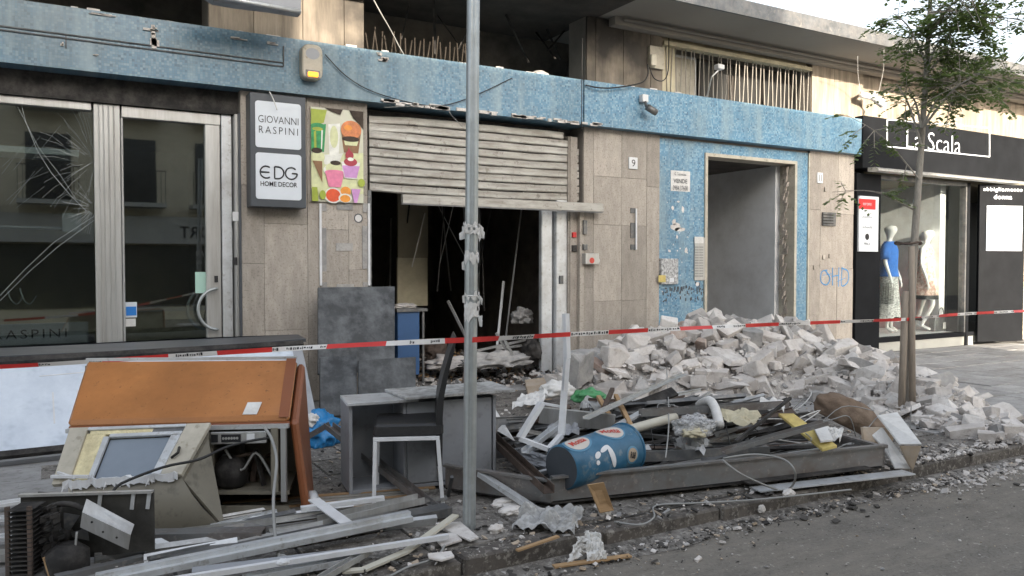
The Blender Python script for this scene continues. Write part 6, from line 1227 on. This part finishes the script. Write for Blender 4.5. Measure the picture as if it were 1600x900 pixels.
k = MB(); k.lathe([(.05, 0), (.06, .01), (.06, .05), (.05, .06)], V((bF.x + .06, bF.y + .12, .06)), V((1, 0, 0)), 16); k.build('castor', M['aluw'], FZ, smooth=True)
# slanted glass door module at the left
fz = 4.38
W_ = {'a': Q(80, 757, fz), 'b': Q(283, 741, fz), 'c': Q(329, 660, zf_ - .06), 'd': Q(109, 668, zf_ - .06)}
nW = (W_['b'] - W_['a']).cross(W_['d'] - W_['a']).normalized(); nW = nW if nW.z > 0 else -nW
def lw(u, v, e=0): return W_['a'].lerp(W_['b'], u).lerp(W_['d'].lerp(W_['c'], u), v) + nW * e
def wstrip(u0, u1, v0, v1, name, m, e=0, t=.03):
    k = MB(); k.prism([lw(u0, v0, e), lw(u1, v0, e), lw(u1, v1, e), lw(u0, v1, e)], -nW * t); return k.build(name, M[m], FZ, bevel=.003)
wstrip(0, .13, 0, 1, 'door_frame', 'cream'); wstrip(.83, 1, 0, 1, 'door_frame', 'cream'); wstrip(.131, .829, .94, 1, 'door_frame', 'aluw')
wstrip(.13, .27, .02, .9, 'foam_strip', 'foam', -.012, .05); wstrip(.15, .6, .86, .94, 'foam_strip', 'foam', -.01, .05); wstrip(.6, .83, .86, .935, 'gasket_strip', 'alud', -.01, .04)
wstrip(.27, .31, .04, .8, 'window_trim', 'aluw', .004, .02); wstrip(.31, .83, .78, .85, 'window_trim', 'aluw', .004, .02); wstrip(.76, .829, .04, .779, 'window_trim', 'aluw', .003, .02)
wstrip(.31, .76, .05, .78, 'window_pane', 'gasket', -.02, .01)
# ragged torn lower edge
k = MB(); rr_ = random.Random(8); pts = [lw(.1 + .88 * i / 24, 0.02 + rr_.uniform(-.02, .03), .012) for i in range(25)]
for i in range(24):
    a, b = pts[i], pts[i + 1]; k.prism([a, b, b + V((0, 0, -.03 - rr_.uniform(0, .03))), a + V((0, 0, -.03 - rr_.uniform(0, .02)))], nF_ * .012)
for i in range(9): a = pts[rr_.randrange(24)]; k.prism([a, a + V((.02, 0, 0)), a + V((.01 + rr_.uniform(-.04, .05), -.02, -rr_.uniform(.03, .07)))], nF_ * .004)
k.bar(lw(.0, .1, .02), lw(.3, .03, .03), .02, .015); k.bar(lw(.02, .2, .0), lw(.2, .02, .03), .012, .012); k.build('torn_edge', M['white'], FZ)
k = MB(); k.tube([lw(.86, .3, .012), lw(.9, .38, .02), lw(.88, .5, .012)], .008, 6); k.build('door_catch', M['black'], FZ)
# lower body under the door
l0 = V((W_['a'].x + .02, W_['a'].y + .02, 0)); r0 = G(357, 831); l0 = G(140, 850)
tA = lw(.15, -.02, -.03); tB = lw(1.0, -.02, -.03)
tB2 = lw(1.0, .9, -.05); rb2 = V((d0.x - .02, d0.y - .03, 0))
k = MB(); mid = lambda a, b, t, o: a.lerp(b, t) + nF_ * o
vs = []; cols_ = 6; prof = [(0, 0), (.25, .03), (.5, .045), (.75, .035), (1, .0)]
for (t, o_) in prof:
    vs.append(mid(l0, tA, t, o_)); vs.append(mid(r0, tB, t, o_))
k.add(vs, [(2 * i, 2 * i + 1, 2 * i + 3, 2 * i + 2) for i in range(len(prof) - 1)]); k.build('lower_body', M['olive'], FZ, smooth=True)
k = MB(); k.prism([r0, rb2, V((rb2.x, rb2.y, tB2.z)), tB], -f_ * .015); k.build('lower_side', M['olive'], FZ)
k = MB(); disc(k, mid(l0, tA, .82, .04).lerp(mid(r0, tB, .82, .04), .62) + nF_ * .002, .022, nF_, f_, 14, rx=.035); k.build('drain_plug', M['cream'], FZ)
k = MB(); k.bar(l0 + nF_ * .03 + V((0, 0, .015)), r0 + nF_ * .03 + f_ * .22 + V((0, 0, .015)), .12, .03); k.build('skid', M['alud2'], FZ, bevel=.004)
wire([Q(60, 770, 4.2), Q(160, 775, 4.2), Q(190, 755, 4.25), Q(255, 730, 4.35), Q(310, 718, 4.4), Q(350, 700, 4.55), Q(385, 690, 4.6), Q(420, 684, 4.65)], .008, M['cableb'], 'black power lead draped across the freezer door')
wire([Q(413, 668, 4.65), Q(424, 685, 4.6), Q(432, 720, 4.5), Q(427, 780, 4.3), Q(430, 840, 4.15), Q(438, 880, 4.0), Q(428, 885, 3.98), Q(440, 868, 4.0), Q(455, 878, 3.95)], .009, M['cable'], 'pale cable hanging from the freezer controls to the ground')
crumple('cable_plug', G(442, 882, .1), .035, .025, .018, M['white'], 'white plug box at the end of the hanging cable', 'plug', 44, .1)
# ================================================================ CONDENSER UNIT at lower left
CU = thing('condenser_unit', 'dirty steel condenser unit with fan and bent bracket at lower left', 'machine part', G(135, 900, .0))
a, b = Q(32, 772, 3.98), Q(240, 768, 4.05); a.z = b.z = (a.z + b.z) / 2; ad_ = (b - a).normalized(); an = ad_.cross(ZZ); an = an if an.y < 0 else -an; CHt = a.z
def cu(u, z, e=0): return V((a.x, a.y, 0)) + ad_ * u + V((0, 0, z)) + an * e
CWd = (b - a).length
k = MB(); k.prism([cu(0, -.0), cu(CWd, .05), cu(CWd, CHt), cu(0, CHt)], -an * .012); k.build('back_plate', M['alud2'], CU)
bpm = mat('oily_plate', (.07, .067, .06), .5, .4, 5, .3, metal=.2, dirt=(.02, .018, .016), damt=.95, dscale=4); bpy.data.objects[CU.children[0].name].data.materials[0] = bpm
k = MB(); k.bar(cu(0, CHt, .01), cu(CWd, CHt, .01), .03, .012); k.build('top_flange', M['alu'], CU)
for u in (CWd * .6, CWd * .85, CWd * .97): k = MB(); k.bar(cu(u, CHt - .01, .005), cu(u - .01, CHt - .09, .005), .018, .008, upv=an); k.build('clip', M['aluw'], CU)
k = MB(); k.tube(arc(cu(CWd * .36, .17, .06), .15, 20, 200, an, ad_, 18), .014, 6); k.build('fan_guard', M['black'], CU, smooth=True)
for i in range(5):
    k = MB(); t = i * 2 * math.pi / 5; c_ = cu(CWd * .36, .16, .04); p1 = c_ + ad_ * math.cos(t) * .03 + ZZ * math.sin(t) * .03; p2 = c_ + ad_ * math.cos(t) * .11 + ZZ * math.sin(t) * .11; s_ = (ad_ * -math.sin(t) + ZZ * math.cos(t)) * .035
    k.prism([p1 - s_ * .4, p2 - s_, p2 + s_ + an * .02, p1 + s_ * .4 + an * .01], an * .003); k.build('fan_blade', M['alud'], CU)
k = MB(); k.lathe([(.03, 0), (.03, .05), (.015, .06)], cu(CWd * .36, .16, .02), an, 14); k.build('motor', M['black'], CU, smooth=True)
k = MB(); k.lathe([(.085, 0), (.1, .02), (.1, .1), (.05, .14)], cu(CWd * .42, .0, .12), ZZ, 18); k.build('compressor', M['black'], CU, smooth=True)
# radiator fins at its left
for i in range(15): k = MB(); z = .02 + i * .022; k.prism([cu(.03, z, .05), cu(.14, z, .05), cu(.14, z, .2), cu(.03, z, .2)], (0, 0, .004)); k.build('fin', M['black'], CU)
for u in (.03, .13):
    k = MB(); k.bar(cu(u, 0, .19), cu(u, .35, .19), .018, .018, upv=an); k.build('post', M['rust'], CU)
k = MB(); rr_ = random.Random(13)
for i in range(60): p_ = cu(.16 + rr_.random() * .08, rr_.random() * .33, .08 + rr_.random() * .06); k.obox(p_, V((rr_.uniform(.004, .02), 0, .005)), V((0, .01, 0)), V((0, 0, rr_.uniform(.004, .02))))
k.build('burnt_coil', M['black'], CU, kind='stuff')
bkt = [cu(CWd * .55, .3, .14), cu(CWd * .9, .18, .14), cu(CWd * .87, .1, .12), cu(CWd * .52, .22, .12)]
k = MB(); k.prism(bkt, an * .005); k.prism([bkt[0], bkt[1], bkt[1] + V((0, 0, .035)) - an * .05, bkt[0] + V((0, 0, .05)) - an * .05], an * .004); k.build('bent_bracket', M['alu'], CU)
for u, z in ((.62, .25), (.8, .17), (.7, .2)): k = MB(); disc(k, cu(CWd * u, z, .147), .006, an, ad_, 8); k.build('screw_hole', M['black'], CU)
k = MB(); k.tube(catmull([cu(CWd * .5, .2, .13), cu(CWd * .49, .1, .14), cu(CWd * .5, .04, .15), cu(CWd * .47, -.02, .16)], 4), .006, 5); k.build('tube', M['cable'], CU, smooth=True)
k = MB(); k.bar(cu(CWd * .3, .1, .18), cu(CWd * .36, .0, .2), .02, .01); k.build('brass_bar', M['wood'], CU)
# ================================================================ PROFILE PILE in the front left
def pf(x0, y0, h0, x1, y1, h1, sec, m, label, roll=0.0, pts=None, cat='metal profile'):
    P_ = [G(x0, y0, h0), G(x1, y1, h1)] if not pts else [G(*q) for q in pts]
    bar_thing('metal_profile', P_, sec, m, label, cat=cat, roll=roll)
pf(150, 905, .06, 640, 805, .1, RB(.1, .05), 'aluw', 'wide pale blue grey rail, broadest of the pile at lower left')
pf(150, 925, .1, 700, 838, .06, [(-.014, -.012), (.014, -.012), (.014, .012), (-.014, .012)], 'white', 'long thin white batten crossing the front of the pile')
pf(230, 838, .05, 412, 834, .05, U(.1, .05), 'alud2', 'grey channel directly under the freezer body', roll=math.pi)
pf(250, 880, .02, 700, 796, .04, U(.12, .05), 'alud', 'dark wide channel under the pale rail', roll=math.pi)
pf(300, 895, .05, 545, 865, .05, U(.07, .03), 'greyc', 'flat grey channel below the long white batten', roll=math.pi)
pf(380, 905, .04, 560, 872, .03, U(.05, .03), 'aluw', 'short pale channel near the bottom edge of the photo')
pf(500, 905, .04, 580, 858, .04, U(.04, .03), 'alu', 'short dull rail ending in the middle of the bottom pile')
pf(470, 795, .1, 600, 778, .11, [(-.02, -.012), (.02, -.012), (.02, .012), (-.02, .012)], 'white', 'white batten lying on the tan slats left of the chair')
pf(500, 815, .06, 658, 779, .09, U(.1, .04), 'alu', 'double grooved aluminium rail under the left chair leg')
pf(0, 0, 0, 0, 0, 0, [(-.022, -.006), (.022, -.006), (.022, .006), (-.022, .006)], 'pvc', 'bent cream metal strip lying in front of the pole', pts=[(535, 893, .01), (568, 890, .01), (634, 862, .02), (712, 805, .08)])
pf(0, 0, 0, 0, 0, 0, U(.075, .04), 'alud2', 'bent grey channel leaning before the grey cabinet', pts=[(478, 684, .2), (513, 664, .3), (688, 802, .02)])
pf(490, 780, .12, 545, 820, .08, [(-.035, -.004), (.035, -.004), (.035, .004), (-.035, .004)], 'white', 'twisted white strip crossing the white batten')
pf(-20, 790, .05, 60, 778, .06, RB(.06, .03), 'white', 'uppermost white rail at the far left edge')
pf(-20, 812, .05, 45, 806, .06, RB(.05, .03), 'aluw', 'second pale rail at the far left edge')
pf(-20, 842, .06, 50, 832, .06, RB(.07, .03), 'aluw', 'third pale rail at the far left edge')
pf(-20, 870, .04, 40, 866, .04, U(.08, .04), 'alu', 'lowest grey rail at the far left edge')
pf(700, 775, .0, 706, 745, .16, [(-.01, -.01), (.01, -.01), (.01, .01), (-.01, .01)], 'alud', 'short dark peg standing behind the chair leg')
for i in range(26):
    x = hr.uniform(80, 520); y = 905 - (x - 80) * .14 - hr.uniform(0, 55); d = hr.uniform(90, 260)
    pf(x, y, hr.uniform(.01, .05), x + d, y - d * hr.uniform(.1, .24), hr.uniform(.01, .06), hr.choice((U(.05, .03), RB(.05, .025), Lsec(.04, .03))), mt_ := hr.choice(('alu', 'alud', 'alud2', 'aluw')), {'alu': 'narrow dull aluminium', 'alud': 'narrow dark steel', 'alud2': 'narrow mid grey', 'aluw': 'narrow pale'}[mt_] + ' profile in the pile at lower left', roll=hr.uniform(0, 6.28))
for o in bpy.data.objects:
    if str(o.get('label', '')).endswith('profile in the pile at lower left'): o['group'] = 'narrow profiles in the lower left pile'
# tan slatted mat behind
SM = thing('slatted_mat', 'tan wooden slat mat lying under the profiles left of the chair', 'slats', G(480, 815))
for i in range(13):
    a_, b_ = G(348, 848 - i * 5.2, .02 + .003 * (i % 2)), G(560 + i * 10, 812 - i * 4.2, .02); k = MB(); k.bar(a_, b_, .034, .014); k.build('slat', M['shut'] if i % 3 else M['wood'], SM, bevel=.002)
k = MB(); k.prism([G(360, 850, .008), G(690, 800, .008), G(690, 765, .008), G(350, 790, .008)], (0, 0, .004)); k.build('backing', M['paved'], SM)
# plaster and tile pieces near the pole
for i, (pts, lb_) in enumerate(((((680, 820), (720, 818), (748, 842), (735, 847), (690, 828)), 'torn white plaster piece left of the pole base'), (((668, 868), (705, 864), (710, 872), (690, 878), (670, 874)), 'small white tile shard in front of the pole'), (((675, 838), (710, 835), (722, 846), (690, 856)), 'pale plaster shard under the cream strip'),
                                (((785, 790), (812, 786), (815, 797), (790, 800)), 'white plaster flake left of the plastic sheet'))):
    k = MB(); k.prism([G(x, y, .02) for x, y in pts], (0, 0, .012)); k.build('plaster_shard', M['dust2'], label=lb_, cat='plaster', bevel=.002)
sheet('paper_scrap', [G(916, 878, -.1), G(948, 874, -.1), G(936, 832, .02), G(912, 832, .02)], M['paper'], 'crumpled white paper with print hanging over the kerb', 'paper', .03, 12, 5)
sheet('paper_scrap', [G(884, 880, -.1), G(910, 868, -.09), G(912, 838, .01), G(899, 838, .02)], M['paper'], 'narrow torn white paper in the gutter', 'paper', .035, 12, 8)
bar_thing('wood_lath', [G(808, 860, .02), G(872, 838, .03)], [(-.012, -.005), (.012, -.005), (.012, .005), (-.012, .005)], 'wood', 'thin wooden lath in front of the plastic sheet', cat='wood')
bar_thing('wood_lath', [G(865, 885, -.1), G(985, 868, -.1)], [(-.02, -.005), (.02, -.005), (.02, .005), (-.02, .005)], 'wood', 'broken wooden lath lying in the gutter', cat='wood')
wire([G(610, 900, .01), G(640, 885, .01), G(680, 872, .01), G(695, 852, .03)], .006, M['cable'], 'pale cable on the ground at the bottom centre')
# ================================================================ things inside the burnt shop
IC = thing('shop_counter', 'blue counter with rubble on top inside the burnt shop', 'counter', P(637, 560, 9.3)); xa, xb = fs(621, 9.3), fs(655, 9.3)
k = MB(); k.box(xa, xb, 9.3, 9.9, .12, .92); k.build('body', M['cyan'], IC, bevel=.004); k = MB(); k.box(xa - .02, xb + .1, 9.27, 9.95, .922, .96); k.build('top', M['alud'], IC); k = MB(); k.bar((xb + .05, 9.3, 0), (xb + .05, 9.3, .92), .025, .025, upv=XF); k.build('post', M['alud'], IC)
crumple('ash_heap', V(((xa + xb) / 2 + .02, 9.5, .955)), .16, .12, .04, M['dust'], 'ash and plaster heaped on the blue counter', 'debris', 61, .3)
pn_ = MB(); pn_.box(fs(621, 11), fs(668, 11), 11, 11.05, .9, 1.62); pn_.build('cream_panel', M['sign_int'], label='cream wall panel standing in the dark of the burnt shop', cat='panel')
pn_ = MB(); pn_.box(fs(621, 11), fs(668, 11), 10.98, 11.02, 1.625, 2.7); pn_.build('sooty_panel', M['roomdim'], label='sooty upper panel above the cream one in the burnt shop', cat='panel')
ir = random.Random(33)
for i in range(16):
    x = ir.uniform(4.2, 6.3); y = ir.uniform(9.4, 11.6); k = MB(); k.bar((x, y, ir.uniform(2.2, 3.3)), (x + ir.uniform(-.7, .5), y + ir.uniform(-.4, .4), ir.uniform(.4, 1.6)), .02, .012); k.build('hanging_rod', M[ir.choice(('alud', 'black', 'alu'))], label='thin bent ceiling rod hanging in the burnt shop', cat='rod', group='ceiling rods hanging in the burnt shop')
for i, (a_, b_) in enumerate((((745, 548, 9.2), (862, 522, 9.3)), ((785, 525, 9.0), (805, 560, 8.9)), ((775, 520, 9.1), (797, 556, 8.95)), ((775, 545, 9.2), (815, 540, 9.2)), ((787, 440, 9.6), (776, 552, 9.3)), ((700, 470, 9.8), (735, 540, 9.5)))):
    k = MB(); k.bar(P(*a_), P(*b_), .03, .03); k.build('steel_leg', M['alu'], label=['long grey rail lying across the shop debris', 'first pale leg of the overturned rack in the shop', 'second pale leg of the overturned rack in the shop', 'short pale crossbar in the shop debris', 'tall thin rod leaning in the shop centre', 'thin rod leaning behind the steel pole'][i], cat='rod')
crumple('scorched_chair_seat', P(832, 560, 8.95), .16, .13, .17, M['black'], 'charred round seat lying by the shop jamb', 'debris', 71, .2); crumple('plaster_heap', P(700, 575, 9.6), .3, .25, .1, M['dust'], 'pale debris mound behind the tall pole inside the shop', 'debris', 72, .35); crumple('plaster_heap', P(775, 572, 9.0), .45, .2, .12, M['greyb'], 'grey debris mound right of the pole in the shop entrance', 'debris', 73, .35)
crumple('crumpled_foil', P(815, 505, 9.4), .15, .12, .12, M['greyb'], 'crumpled grey sheet on top of the rail in the shop', 'debris', 75, .4); crumple('orange_debris', P(685, 560, 9.9), .18, .12, .14, M['rust'], 'rusty orange debris near the blue counter', 'debris', 76, .35)
k = MB(); k.prism([G(715, 625, .02), G(722, 625, .02), G(738, 545 + 12, .5), G(730, 555, .5)], (.05, -.02, 0)); k.build('wood_post', M['rust'], label='dark post stump standing behind the chair back', cat='wood')
